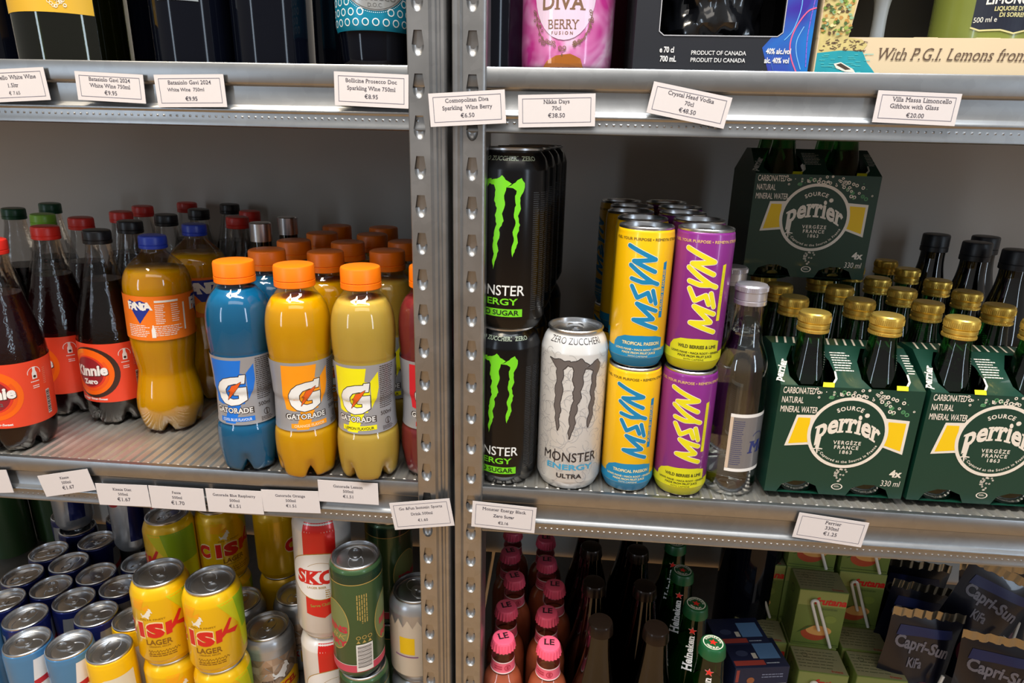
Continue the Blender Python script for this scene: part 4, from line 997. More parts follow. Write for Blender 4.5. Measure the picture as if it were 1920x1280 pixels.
# black window box
plain('box_black', '#1d1f26', rough=.45, coat=.15); plain('bag_black', '#0c0d10', rough=.18, coat=.7)
t = thing('spirits_gift_box', 'black window gift box with a blue and purple corner', 'box'); bw, bh, bd = .1440, .175, .12
mb = MB(); hx = bw/2
win = [(-.0520, .0315), (-.0480, .0285), (.0440, .0285), (.0480, .0315), (.0480, .150), (-.0520, .150)]
sh = poly([(-hx, 0), (hx, 0), (hx, bh), (-hx, bh)], [win[::-1]]); mb.add([(a, 0, c) for a, c in sh[0]], sh[1], 'box_black')
mb.add([(a, 0, c) for a, c in win]+[(a, .004, c) for a, c in win], [(k, (k+1) % 6, 6+(k+1) % 6, 6+k) for k in range(6)], 'box_black')
mb.add([(-hx, 0, 0), (-hx, bd, 0), (-hx, bd, bh), (-hx, 0, bh), (hx, 0, 0), (hx, bd, 0), (hx, bd, bh), (hx, 0, bh)], [(0, 3, 2, 1), (4, 5, 6, 7), (1, 2, 6, 5), (3, 7, 6, 2), (0, 1, 5, 4)], 'box_black')
mp = lambda o: front(0, .0002+o); wt = ink('#e4e2e0')
m, n, ou = _new('print_aurora'); b = n.nodes.new('ShaderNodeBsdfPrincipled'); t2 = n.nodes.new('ShaderNodeTexCoord'); nz = n.nodes.new('ShaderNodeTexNoise'); cr = n.nodes.new('ShaderNodeValToRGB')
nz.inputs['Scale'].default_value = 22; nz.inputs['Distortion'].default_value = .6
cr.color_ramp.elements[0].position = .35; cr.color_ramp.elements[0].color = lin('#3a2a98'); cr.color_ramp.elements[1].position = .68; cr.color_ramp.elements[1].color = lin('#1d74c4')
n.links.new(t2.outputs['Object'], nz.inputs[0]); n.links.new(nz.outputs[0], cr.inputs[0]); n.links.new(cr.outputs[0], b.inputs['Base Color']); b.inputs['Roughness'].default_value = .35
n.links.new(b.outputs[0], ou.inputs[0]); _M['print_aurora'] = m
mb.decal(poly([(.0400, .0285), (.0330, .0200), (.0400, .0020), (.0520, 0), (hx, 0), (hx, bh), (.0485, bh), (.0485, .0312), (.0450, .0285)]), 'print_aurora', mp(0), None)
for pts, col, w_ in (([(.0640, .000), (.0575, .012), (.0550, .024), (.0580, .036), (.0650, .047), (.0715, .050)], '#d8608c', .0011), ([(.0660, .004), (.0610, .016), (.0600, .026), (.0640, .036)], '#7fb8ea', .0007), ([(.0500, .026), (.0560, .034), (.0600, .052), (.0570, .070)], '#6fb4f0', .0007), ([(.0440, .003), (.0420, .009), (.0440, .018)], '#4a74c0', .0006), ([(.0700, .006), (.0680, .030), (.0700, .060)], '#8a5fd0', .0007)):
    mb.decal(stroke(smooth_prof(pts, 6), w_), ink(col), mp(.0002), None)
mb.decal(stroke(win[:4], .0007), ink('#b8b8bc'), mp(.0003), None); mb.decal(stroke([win[0], win[5]], .0007), ink('#b8b8bc'), mp(.0003), None); mb.decal(stroke([win[3], win[4]], .0007), ink('#b8b8bc'), mp(.0003), None)
for s, x, z, c in (('e 70 cl', -.0445, .0155, .0042), ('700 mL', -.0430, .0085, .0042), ('40% alc./vol', .0465, .0155, .0040), ('alc. 40% vol', .0460, .0085, .0040)): mb.decal(text(s, c, bold=.03, sx=.72, x=x, y=z), wt, mp(.0003), None)
for s, z in (('PRODUCT OF CANADA', .0140), ('PRODUIT DU CANADA', .0085)): mb.decal(text(s, .0031, bold=.01, x=-.002, y=z, width=.045), wt, mp(.0003), None)
mb.build('box_shell', t)
put(t, .1935, .018, Z1, 0)
# crumpled dark bag round the bottle seen through the window
o = thing('spirits_bottle', 'bottle wrapped in crumpled black film behind the gift box window', 'bottle')
rn = random.Random(5); mb = MB(); ph = [(rn.choice((2, 3, 5, 7, 11, 13)), rn.uniform(60, 260)*rn.choice((1, -1)), rn.uniform(0, 6)) for q in range(14)]
def crump(r, z, a): return r*(1+sum(.026*abs(math.sin((f*a+g*z+p)/2))-.013 for f, g, p in ph)), z
mb.lathe([(0, .002), (.040, .003)]+[(.0400+.0012*math.sin(k*.9), .003+.004*k) for k in range(1, 33)]+[(.020, .135), (0, .137)], 'bag_black', 110, crump); mb.build('film_wrap', o, 20)
put(o, .1915, .070, Z1+.001)

# lemon liqueur gift box
plain('card_cream', '#dcc6a2', rough=.55, var=.05, scale=14); plain('box_dark', '#2c2a26', rough=.6); plain('print_sea', '#1f97a4', rough=.5, var=.25, scale=70); plain('print_cliff', '#c9b878', rough=.5, var=.30, scale=120); plain('print_brown', '#5b4636', rough=.6)
t = thing('liqueur_gift_box', 'cream lemon liqueur gift box with a coast painting and cut-out front', 'box'); W = .235; mb = MB()
x0, x1 = 0, W
mb.box(x0, 0, 0, x1, .0012, .0285, 'card_cream'); mb.box(x0, .001, 0, x1, .085, .0012, 'card_cream'); mb.box(x0, .0840, 0, x1, .0852, .19, 'box_dark'); mb.box(x0, .0012, .0275, x1, .0110, .0285, 'card_cream')
mb.box(x0, .0012, 0, x0+.0012, .085, .19, 'card_cream'); mb.box(x1-.0012, .0012, 0, x1, .085, .19, 'card_cream'); mb.box(x0, .0, .1888, x1, .085, .19, 'card_cream')
sh = poly([(0, .0285), (.0235, .0285), (.0270, .0600), (.0270, .19), (0, .19)]); mb.add([(a, .0002, c) for a, c in sh[0]], sh[1], 'card_cream'); mb.box(.210, 0, .0285, x1, .0012, .19, 'card_cream')
mp = lambda o: front(0, .0002+o)
mb.decal(poly([(.0008, .0165), (.018, .0185), (.036, .0180), (.0385, .0140), (.041, .0095), (.0455, .0050), (.050, 0), (.0008, 0)]), 'print_sea', mp(0), None)
mb.decal(poly([(.0008, .0165), (.018, .0185), (.036, .0185), (.039, .0230), (.034, .0270), (.0232, .0285), (.0255, .0600), (.0255, .12), (.0008, .12)]), 'print_cliff', mp(0), None)
rn = random.Random(8)
for q in range(95):
    x, y = rn.uniform(.0015, .0235), rn.uniform(.0300, .0640)
    mb.decal(poly([(x+rn.uniform(.0006, .0024)*math.cos(a), y+rn.uniform(.0006, .0020)*math.sin(a)) for a in (0, 1.2, 2.4, 3.6, 4.9)]), ink(rn.choice(('#6f8a3c', '#95a84e', '#4f6638', '#b98a48', '#8cb08a', '#e2d49a', '#5c4a34'))), mp(.0001+.00001*q), None)
for q in range(60):
    x, y = rn.uniform(.002, .0365), rn.uniform(.0185, .0265); L = rn.uniform(.0008, .003)
    mb.decal(stroke([(x, y), (x+L, y+rn.uniform(-.001, .001))], .0005), 'print_brown', mp(.0002), None)
for q in range(30):
    x, y = rn.uniform(.002, .040), rn.uniform(.001, .016); mb.decal(stroke([(x, y), (x+rn.uniform(.002, .006), y)], .0004), ink('#5cc4c0'), mp(.0002), None)
mb.decal(poly([(.0150, .0085), (.0205, .0098), (.0310, .0045), (.0330, .0020), (.0250, .0025), (.0175, .0052)]), ink('#e8e2d4'), mp(.0003), None); mb.decal(poly([(.0170, .0078), (.0205, .0090), (.0290, .0045), (.0250, .0040)]), ink('#4a3a30'), mp(.0004), None)
s = text('With P.G.I. Lemons from Sorrento', .0090, bold=-.004, serif=.6, slant=.30, align='L', x=.0470, y=.0118, sx=.82); mb.decal(s, 'print_brown', mp(.0003), None)
for x in (.075, .122): mb.box(x, .003, .0285, x+.018, .006, .0292, 'card_cream')
mb.build('box_shell', t); put(t, .2700, .0170, Z1, -2)
# stemmed glass and bottle in the gift box
glass('frost', (.80, .83, .86), 1.45, .25); plain('frosted', '#a9afb2', rough=.35, trans=.25)
o = thing('liqueur_glass', 'frosted stemmed glass standing in the cream gift box', 'glass'); MB().lathe(smooth_prof([(0, .001), (.016, .0012), (.0165, .0030), (.0120, .0065), (.0075, .0150), (.0058, .030), (.0058, .055), (.0100, .075), (.0170, .100), (.0180, .135)]), 'frosted', 40).build('glass_body', o); put(o, .3325, .058, Z1+.0013)
plain('bottle_olive', '#76803a', rough=.25, coat=.5); plain('label_navy', '#12182a', rough=.5)
def limo_art(mb, R):
    d = lambda sh, m, o: mb.decal(sh, m, wrap(R, .0385, .0004+o, 0, 0), .003, .01)
    gd = ink('#c9c28a'); wt = ink('#e8e4d8')
    sh = [(-.030, .0370), (-.024, .0345), (-.010, .0345), (0, .0320), (.010, .0345), (.024, .0345), (.030, .0370), (.030, .0640), (-.030, .0640)]
    d(stroke(sh[:7], .0012), gd, .0001); d(poly(sh), 'label_navy', 0); d(rect(-.030, .0640, .030, .110), ink('#d9cfb4'), 0)
    d(text('LIMONCELLO', .0058, bold=.03, y=.0535, width=.047, slant=.05), wt, .0002); d(text('LIQUORE DI LIMONI', .0030, bold=.03, y=.0485, width=.034), gd, .0002); d(text('DI SORRENTO', .0030, bold=.03, y=.0440, width=.026), gd, .0002); d(text('500 ml e', .0038, bold=0, sx=.8, x=-.0215, y=.0405), wt, .0002)
o = bottle('liqueur_bottle', 'olive green lemon liqueur bottle with navy label in the cream gift box', 'bottle', smooth_prof([(.034, .0008), (.0375, .003), (.0385, .010), (.0385, .115), (.030, .135), (.015, .15), (.014, .17)]), 'bottle_olive', None, 0, None, None, limo_art); put(o, .4180, .0590, Z1+.0013, 5)

# ================================================================= bottom shelf
ZS = S0
# small energy cans, navy and pale blue
plain('can_navy', '#1b2566', rough=.28, coat=.4, metal=.5); plain('can_skyblue', '#4f88b8', rough=.3, coat=.4, metal=.35); plain('can_silver', '#b4b6ba', rough=.3, metal=.7)
def blue_art(sil, red):
    def art(mb, R):
        d = lambda sh, m, o: mb.decal(sh, m, wrap(R, .0265, .00012+o, 0, 0), .0025, .03)
        s, r = ('can_silver', ink(red)) if sil == 'silver' else (ink('#e6e2de'), ink(red))
        for k in (0, 1): d(poly([(-.004+.0832*k-.0416, .012), (.040+.0832*k-.0416, .012), (.033+.0832*k-.0416, .122), (.010+.0832*k-.0416, .122)]), s, 0)
        for k in (0, 1): d(poly([(.006+.0832*k-.0416, .084), (.034+.0832*k-.0416, .090), (.034+.0832*k-.0416, .098), (.006+.0832*k-.0416, .092)]), r, .0001)
    return art
en = can('slim_energy_can', '', .0265, .134, .0252, 'can_navy', blue_art('silver', '#b01c2a'), neck=.007)
es = can('slim_energy_can', '', .0265, .134, .0252, 'can_skyblue', blue_art('white', '#c02430'), neck=.007, tabrot=150)
ey = can('slim_energy_can', '', .0265, .134, .0252, 'can_yellow', lambda mb, R: mb.decal(poly([(-.020, .02), (.022, .02), (.022, .108), (-.012, .108), (-.020, .104)]), ink('#e9dfc4'), wrap(R, .0265, .0002), .0025), neck=.007, tabrot=150)
GE = 'slim energy cans packed on the bottom shelf'
for px, py, lab in ((50, 1200, 'pale blue slim can in the front line, second from the yellow slim can'), (129, 1206, 'pale blue slim can in the front line, touching the yellow slim can')): put_top(take(es, lab, GE), px, py, .134, ZS, -62, 0)
put_top(take(es, 'pale slim can with red lettering cut by the picture edge', GE), -12, 1176, .134, ZS, 30, 0)
for px, py, lab in ((205, 1214, 'yellow slim can in the front line beside the pale blue cans'), (243, 1158, 'yellow slim can with a dark lid behind the front yellow slim can')): put_top(take(ey, lab, 'yellow slim cans'), px, py, .134, ZS, 42, 0)
for i, (px, py, lab) in enumerate(((12, 1171, 'second row, cut by the picture edge'), (57, 1119, 'third row, first whole lid from the picture edge'), (112, 1137, 'second row, behind the two pale blue cans'), (171, 1152, 'second row, touching the yellow lager stack side'), (33, 1086, 'fourth row, near the picture edge'), (113, 1070, 'fourth row, middle lid'), (155, 1094, 'third row, middle lid'), (212, 1107, 'third row, beside the lager cans'),
                               (78, 1046, 'fifth row, near the dark corner'), (198, 1056, 'fourth row, beside the lager cans'), (161, 1030, 'fifth row, under the silver stacked cans'), (125, 1010, 'sixth row, in the dark corner'), (195, 998, 'sixth row, beside the silver stacked cans'), (0, 1131, 'third row, cut by the picture edge'), (247, 1068, 'fourth row, half behind the first lager can'))):
    put_top(take(en, 'navy slim can with a silver lid, '+lab, GE), px, py, .134, ZS, 37*i, 0)
ec = can('slim_energy_can', '', .0265, .134, .0252, 'can_silver', lambda mb, R: [mb.decal(poly([(-.045, .02+.0), (-.022, .02), (-.018, .12), (-.04, .12)]), 'can_navy', wrap(R, .0265, .0002), .0025), mb.decal(poly([(.012, .02), (.034, .02), (.04, .12), (.018, .12)]), 'can_navy', wrap(R, .0265, .0002), .0025), mb.decal(disk(-.006, .085, .010, .006), ink('#b01c2a'), wrap(R, .0265, .0002), .0025)], neck=.007)
for (px, py), lab in zip(((238, 1036), (301, 1046), (143, 980)), ('silver slim can stacked in the back under the €1.67 tags', 'silver slim can stacked in the back under the €1.70 tag', 'silver slim can stacked in the darkest back corner')):
    p = onz(px, py, ZS+.1345); put(take(ec, lab, 'silver slim cans stacked at the back'), p.x, p.y, ZS+.1345)

# lager cans
LY = plain('can_lager', '#f3bf08', rough=.3, coat=.4, metal=.2, var=.03)
HORSE = [(-.0075, -.0050), (-.0060, -.0058), (-.0030, -.0046), (.0000, -.0062), (.0010, -.0075), (.0022, -.0068), (.0020, -.0040), (.0042, -.0018), (.0040, .0010), (.0052, .0022), (.0060, .0010), (.0068, .0018), (.0056, .0040), (.0052, .0068), (.0030, .0082), (.0020, .0070), (.0030, .0058), (.0010, .0050), (.0002, .0032), (-.0012, .0012), (-.0030, -.0010), (-.0048, -.0020), (-.0060, -.0012), (-.0066, .0008), (-.0078, .0000), (-.0074, -.0024), (-.0056, -.0036)]
def lager_art(mb, R):
    d = lambda sh, m, o: mb.decal(sh, m, wrap(R, .0332, .00012+o, 0, 0), .003, .004)
    rd = ink('#d8231c'); gn = ink('#cfc914'); g2 = ink('#93b31c'); br = ink('#8a5a12'); wt = ink('#f2ead8'); am = ink('#f7a810')
    d(poly([(.010, .1005), (.034, .062), (.040, .020), (.080, .020), (.080, .1005)]), gn, 0); d(poly([(.030, .1005), (.040, .050), (.080, .050), (.080, .1005)]), g2, .00006)
    d(poly([(-.030, .100), (-.014, .100), (-.020, .084), (-.032, .086)]), am, 0); d(poly([(-.020, .0870), (-.010, .0930), (-.008, .0810)]), am, 0)
    d(tf((poly(HORSE)), -.0130, .0800, 0, 1.0), wt, .0001)
    for ch, x, cap, wdt in (('C', -.0440, .0170, .016), ('I', -.0236, .0180, .0075), ('S', -.0065, .0172, .0170)):
        d(text(ch, cap+.0022, bold=.10, x=x, y=.0459, width=wdt), ink('#f6d9a0'), .00010)
        d(text(ch, cap, bold=.075, x=x, y=.0470, width=wdt), rd, .00018)
    d(join(poly([(.0052, .0470), (.0118, .0480), (.0130, .0660), (.0058, .0650)]), poly([(.0120, .0590), (.0225, .0765), (.0255, .0745), (.0170, .0565), (.0120, .0525)]), poly([(.0140, .0580), (.0180, .0610), (.0330, .0590), (.0280, .0530)])), rd, .00018)
    d(text('LAGER', .0072, bold=.02, x=-.0045, y=.0345, width=.030), br, .0001); d(text('ORIGINAL RECIPE', .0022, bold=.0, x=-.004, y=.0305, width=.025), br, .0001); d(text('MALTA FINEST', .0022, bold=.0, x=-.008, y=.0705, width=.030), br, .0001)
    pts = [(-.018+.0011*k, .0245+.0018*math.sin(k*2.1)*(1+.5*math.sin(k*.7))) for k in range(34)]; d(stroke(pts, .0005, cap=False), br, .0001)
    d(lines(-.018, .016, .0200, 2, .0030, .0012, 3), br, .0001)
la = can('lager_can', '', .0332, .1155, .0280, LY, lager_art, neck=.016, tabrot=200)
GL = 'yellow lager cans'
for px, py, who in ((290, 1070, 'beside the slim cans'), (388, 1084, 'beside the silver can')):
    p = onz(px, py, ZS+.231)
    put(take(la, 'upper yellow lager can with red lettering, in the front stack '+who, GL), p.x+.003, p.y, ZS+.1155, 25 if px < 300 else 20, .8); put(take(la, 'lower yellow lager can at the bottom of the front stack '+who, GL), p.x+.004, p.y, ZS, 70 if px < 300 else 36)
for x, who in ((-.400, 'the first lager stack'), (-.332, 'the second lager stack'), (-.470, 'the slim cans')):
    for lv in (1, 0): put(take(la, '%s yellow lager can in the shade behind %s' % (('lower', 'upper')[lv], who), GL), x, .168, ZS+.1155*lv, {-.400: 40, -.332: 110, -.470: -60}[x]+20*lv)
EX = plain('can_facet', '#b79a80', rough=.35, metal=.5)
def excel_art(mb, R):
    d = lambda sh, m, o: mb.decal(sh, m, wrap(R, .0332, .00012+o, 0, 0), .003, .004); rn = random.Random(2)
    cols = [plain('facet_%d' % i, c, rough=.33, metal=.5) for i, c in enumerate(('#b89c84', '#a3876e', '#c9b19b', '#93795f'))]
    for i in range(12):
        for j in range(4):
            x, y = -.104+.0174*i, .086-.0110*(j+1); d(poly([(x, y), (x+.0174, y), (x+.0087+.004*rn.uniform(-1, 1), y+.0110)]), cols[rn.randrange(4)], .00004); d(poly([(x, y), (x+.0087, y+.0110), (x, y+.0110)]), cols[rn.randrange(4)], .00002); d(poly([(x+.0174, y), (x+.0174, y+.0110), (x+.0087, y+.0110)]), cols[rn.randrange(4)], .00002)
    wt = ink('#e9e6e2'); d(tf(poly(HORSE), .0125, .0620, 0, 1.7), ink('#4a4038'), .0001); d(tf(poly(HORSE), .0120, .0625, 0, 1.65), wt, .00016)
    d(text("FINEST", .0032, bold=.03, x=-.006, y=.0490, width=.018), ink('#4a3524'), .0001)
    d(poly([(-.004, .040), (.034, .055), (.050, .040), (.050, .020), (-.004, .020)]), ink('#f2b814'), .00008); d(text('EXCEL', .0095, bold=.05, x=.016, y=.0330, rot=.10, width=.036), ink('#c8261c'), .00016)
    d(text('CISK', .0080, bold=.05, x=-.016, y=.0310, width=.020), ink('#c8261c'), .00016)
ex = can('lager_can', '', .0332, .1155, .0280, 'can_silver', excel_art, neck=.016, tabrot=-35)
GX = 'silver and bronze lager cans'
for (px, py), lab in zip(((490, 1180), (508, 1108), (452, 1122)), ('silver can with bronze facets and a white horse, between the yellow and red stacks', 'silver can with a dark lid behind the bronze faceted can', 'silver can half hidden behind the second yellow lager stack')):
    put_top(take(ex, lab, GX), px, py, .1155, ZS, 29, 0)
# tall red and white cans
plain('can_cream', '#e2ddd8', rough=.3, coat=.4, metal=.15); RD = plain('can_red', '#d81f1c', rough=.28, coat=.4, metal=.25)
def skol_art(mb, R):
    d = lambda sh, m, o: mb.decal(sh, m, wrap(R, .0332, .00012+o, 0, 0), .003, .004)
    gd = ink('#b08c3c'); wt = ink('#ece8e4'); rd = ink('#d01d1c'); dk = ink('#5a4a40')
    d(poly([(-.016, .1600), (.022, .1600), (.022, .045), (.006, .0330), (-.016, .0380)]), RD, 0)
    d(poly(circ(.002, .0905, .0400, .0320)), gd, .00006); d(poly(circ(.002, .0905, .0390, .0310)), wt, .0001)
    d(text('SKOL', .0165, bold=.05, serif=1.3, y=.0815, x=.0035, width=.060, slant=.08), rd, .00016); d(text('LAGER BEER', .0028, bold=.02, y=.0745, x=-.002), gd, .00016)
    d(ring(.003, .0900, .0195, .0200, 30, .25*PI, .75*PI), gd, .00016)
    d(lines(.008, .028, .0710, 4, .0030, .0014, 4), gd, .00016)
    d(text('Serve Chilled', .0036, bold=.03, y=.0500, x=.004, rot=.12), gd, .00016); d(rect(.014, .029, .028, .0325), dk, .00016); d(lines(.014, .030, .0260, 5, .0020, .0008, 4), dk, .00016)
sk = can('tall_beer_can', '', .0332, .168, .0272, 'can_cream', skol_art, neck=.018)
p = Vector((-.2010, .0570, 0))
put(take(sk, 'upper tall white and red beer can stacked between the bronze can and green can', 'tall red and white beer cans'), p.x, p.y, ZS+.168, 9, 1.2); put(take(sk, 'lower tall white and red beer can supporting its twin', 'tall red and white beer cans'), p.x+.001, p.y, ZS, 25)
# green cider cans
GNC = plain('can_moss', '#3f5c38', rough=.32, coat=.3, metal=.35); plain('can_forest', '#1c3b2a', rough=.3, coat=.3, metal=.3)
def cider_art(mb, R):
    d = lambda sh, m, o: mb.decal(sh, m, wrap(R, .0292, .00012+o, 0, 0), .003, .004)
    gd = ink('#b79a52'); rd = ink('#c0293f'); pk = ink('#c8455a'); wt = ink('#ddd6cc'); ol = ink('#77804e')
    W = .0292*PI; d(rect(-W, .1310, W, .1425), 'can_forest', 0); d(rect(-W, .1298, W, .1308), gd, .0001); d(rect(-W, .0115, W, .0215), pk, 0); d(rect(-W, .0215, W, .0222), wt, .0001)
    for cx in (-.0300, .0380):
        d(poly(circ(cx, .0730, .0195, .0330)), gd, .00004); d(poly(circ(cx, .0730, .0185, .0320)), ol, .00008)
        d(text('IENS', .0075, bold=.05, x=cx+.002, y=.0660, width=.030), rd, .00016); d(text('RK', .0065, bold=.0, x=cx+.004, y=.0565, slant=.3, width=.020), gd, .00016); d(text('RRY', .0070, bold=.05, x=cx+.002, y=.0470, width=.026), rd, .00016)
    d(tf(lines(-.020, .020, .0045, 5, .0026, .0011, 3), .0045, .0970, -PI/2), gd, .0001)
    d(rect(-.004, .0125, .0150, .0500), ink('#e4dfd8'), .0001)
    for k in range(17): d(rect(-.0025, .0180+.0018*k, .0135, .0180+.0018*k+(.0007 if k % 3 else .0011)), ink('#3c3634'), .00016)
    for i in range(3): d(ring(-.001+.0065*i, .0595, .0018, .0026, 14), gd, .0001); d(poly([(-.0035+.0065*i, .0520), (.0010+.0065*i, .0520), (-.0012+.0065*i, .0560)]), gd, .0001)
ci = can('cider_can', '', .0292, .1500, .0265, GNC, cider_art, neck=.009)
p = onz(666, 1037, ZS+.3005); p.y = max(p.y, .012)
for lv, lab in ((1, 'upper moss green can with a barcode, stacked beside the tall white and red cans'), (0, 'lower moss green can supporting the barcode can')): put(take(ci, lab, 'moss green cans'), p.x-.002+(1-lv)*.004, p.y, ZS+.1503*lv, 20, .8*lv)
p = onz(722, 984, ZS+.3005)
for lv, lab in ((1, 'upper moss green can in the shade behind the barcode can'), (0, 'lower moss green can in the shade behind the barcode can')): put(take(ci, lab, 'moss green cans'), p.x, p.y, ZS+.1503*lv, 120)
def pale_can(mb, R):
    d = lambda sh, m, o: mb.decal(sh, m, wrap(R, .0332, .00012+o, 0, 0), .003, .004)
    d(rect(-.085, .012, .085, .0820), ink('#cfc0ac'), 0); d(rect(-.0230, .0440, -.0040, .0680), ink('#f0c414'), .0001); d(rect(-.030, .0395, .0, .0415), ink('#8a5f86'), .0001)
    for k in range(-6, 7): d(poly([(k*.012-.006, .0820), (k*.012+.006, .0820), (k*.012, .0930)]), ink('#cfc0ac'), .00002)
    d(tf(lines(-.022, .022, 0, 4, .0026, .0010, 7), .011, .048, PI/2), ink('#4a443c'), .0001)
pc = can('lager_can', '', .0332, .1155, .0280, 'can_silver', pale_can, neck=.016, tabrot=200, lid='alu_dark')
p = onz(779, 1098, ZS+.231)
for lv, lab in ((1, 'upper cream and silver can with a yellow square, beside the keyhole post'), (0, 'lower cream and silver can beside the keyhole post')): put(take(pc, lab, 'cream and silver cans'), p.x+.0, p.y, ZS+.1155*lv, 14)
# dim green bottles in the far corner
gb = bottle('green_bottle', '', 'bottle', wine_prof(.036, .27), plain('glass_moss', '#33502c', rough=.25, coat=.5), None, 0, None, None, None, None, 'dim green bottles at the back wall')
for (px, py, y), lab in zip(((10, 960, .36), (75, 955, .40)), ('dim green bottle at the back wall by the picture edge', 'dim green bottle at the back wall beside the navy cans')):
    p = ony(px, py, y); put(take(gb, lab), p.x, y, ZS)

# pink bottles with crown caps
liquid('drink_pink', '#c2603f', rough=.15); plain('cap_pink', '#ff5f7c', rough=.35); plain('band_pink', '#f06a80', rough=.5)
LP_ = smooth_prof([(.0215, .0006), (.0245, .003), (.0255, .012), (.0255, .105), (.0250, .122), (.0220, .136), (.0165, .145), (.0138, .151), (.0130, .165)])[:-1]+[(.0128, .166), (.0125, .176)]
def crown(r, z0, z1):
    return [(r+.0012, z0), (r+.0009, z0+.002), (r, z1-.0026), (r-.0010, z1-.0008), (r-.0032, z1), (0, z1)]
def crimp(r, z1): return lambda rr, z, a: (rr*(1+(.05 if z < z1-.0028 else 0)*math.sin(21*a)), z)
def le_art(mb, R):
    band(mb, R, .1500, .1640, 'band_pink'); wt = ink('#f3d8d4')
    mb.lathe([(R(z)+.0007, z) for z in (.1495, .1508)], wt, 40); mb.lathe([(R(z)+.0007, z) for z in (.1632, .1645)], wt, 40)
    d = lambda sh, m: mb.decal(sh, m, wrap(R, .0135, .0008, 0, 0), .002); d(ring(.002, .157, .0030, .0038, 18), ink('#c0304a')); d(text('E', .0034, bold=.05, x=.002, y=.1553), ink('#c0304a')); d(lines(-.014, -.004, .158, 2, .003, .0014, 1), ink('#c0304a'))
le = thing('pink_soda_bottle', '', 'bottle', 'pink bottles with pink crown caps')
MB().lathe([(0, .005)]+LP_, 'pet', 48).build('bottle_body', le, 60); MB().lathe([(0, .0055)]+[(max(.001, r-.001), z+(.001 if z < .003 else 0)) for r, z in LP_ if z < .146]+[(.0145, .147), (0, .147)], 'drink_pink', 40).build('drink', le, 60)
mb = MB(); mb.lathe(crown(.0132, .1775, .1900), 'cap_pink', 84, crimp(.0132, .19)); lt = ink('#3a1c24'); mb.decal(join(text('LE', .0085, bold=.03, y=-.0030, serif=.6)), lt, lambda u, v: (u, v, .1902), None); mb.build('crown_cap', le, 30)
mb = MB(); le_art(mb, interp(LP_)); mb.build('neck_label', le)
MB().lathe([(.0126, .1755), (.0140, .176), (.0138, .1775)], 'pet', 40).build('glass_lip', le)
for col, pts in (('first', [(944, 1193), (953, 1136), (965, 1079), (957, 1032), (961, 1002)]), ('second', [(1031, 1205), (1031, 1152), (1040, 1107), (1027, 1055), (1024, 1014)])):
    for i, (px, py) in enumerate(pts):
        put_top(take(le, 'pink bottle with pink crown cap, %s in the %s column from the keyhole post' % (ORD[i], col), 'pink bottles with pink crown caps'), px, py, .190, ZS, 20 if col == 'first' else 0, 0)
# brown bottles
BP = smooth_prof([(.0265, .0006), (.0295, .003), (.0305, .012), (.0305, .110), (.0285, .130), (.0225, .155), (.0170, .185), (.0140, .212)])+[(.0135, .217)]
plain('cap_bronze', '#241a14', rough=.22, metal=.5); liquid('drink_brown', '#120805', rough=.2)
bb = bottle('brown_bottle', '', 'bottle', BP, 'brown_glass', 'drink_brown', .19, crown(.0140, .2165, .2300), 'cap_bronze', None, None, 'brown glass bottles with dark crown caps', 48)
for col, pts in (('beside the pink bottles', [(1126, 1163), (1128, 1100), (1122, 1046), (1118, 1004)]), ('beside the green beer bottles', [(1232, 1176), (1214, 1111), (1203, 1058), (1196, 1012)])):
    for i, (px, py) in enumerate(pts): put_top(take(bb, 'brown glass bottle with dark crown cap, %s in the column %s' % (ORD[i], col), 'brown glass bottles with dark crown caps'), px, py, .230, ZS, 0, 0)
# green beer bottles
HP = smooth_prof([(.0265, .0006), (.0295, .003), (.0303, .012), (.0303, .100), (.0290, .118), (.0235, .142), (.0175, .165), (.0145, .195), (.0138, .208)])+[(.0135, .2125)]
plain('cap_green', '#17502c', rough=.35)
def star_cap(mb):
    zt = lambda o: (lambda u, v: (u, v, .2240+o))
    mb.decal(ring(0, 0, .0098, .0108, 40), ink('#e2ddc8'), zt(.0002), None); mb.decal(star(0, 0, .0050), ink('#d8281e'), zt(.0003), None); mb.decal(arc_text('HEINEKEN', .0028, .0068, PI/2, bold=.03), ink('#d8d2bc'), zt(.0003), None); mb.decal(arc_text('PREMIUM', .0026, .0092, -PI/2, bold=.03, inner=True), ink('#d8d2bc'), zt(.0003), None)
hb = bottle('green_beer_bottle', '', 'bottle', HP, clear('beer_glass', (.14, .42, .12), f0=.03), liquid('drink_beer', '#14481c', rough=.15), .17, crown(.0138, .2110, .2240), 'cap_green', lambda mb, R: (mb.decal(star(0, .1960, .0048), ink('#d8281e'), wrap(R, .0145, .0005), .002, .004), mb.decal(stroke([(.0048*math.cos(PI/2+k*PI*.4), .196+.0048*math.sin(PI/2+k*PI*.4)) for k in (0, 2, 4, 1, 3)], .0004, True), ink('#e8e2da'), wrap(R, .0145, .0004), .002, .004),
    mb.decal(tf(text('Heineken', .0075, bold=.03, serif=.9, align='R'), .0030, .1895, PI/2), ink('#e8e6e0'), wrap(R, .0155, .0005), .002, .004)), None, 'green beer bottles with starred caps', 48, cap_extra=star_cap, label_name='neck_label')
for i, (px, py) in enumerate(((1330, 1203), (1306, 1141), (1283, 1087), (1271, 1038))): put_top(take(hb, 'green beer bottle with a starred crown cap, %s in its column' % ORD[i], 'green beer bottles with starred caps'), px, py, .224, ZS, -16, 0)
# large black bottle behind
o = bottle('dark_bottle', 'large black bottle in the shade behind the blue boxes', 'bottle', wine_prof(.041, .33), 'wine_black'); p = ony(1393, 1130, .25); put(o, p.x, .25, ZS)
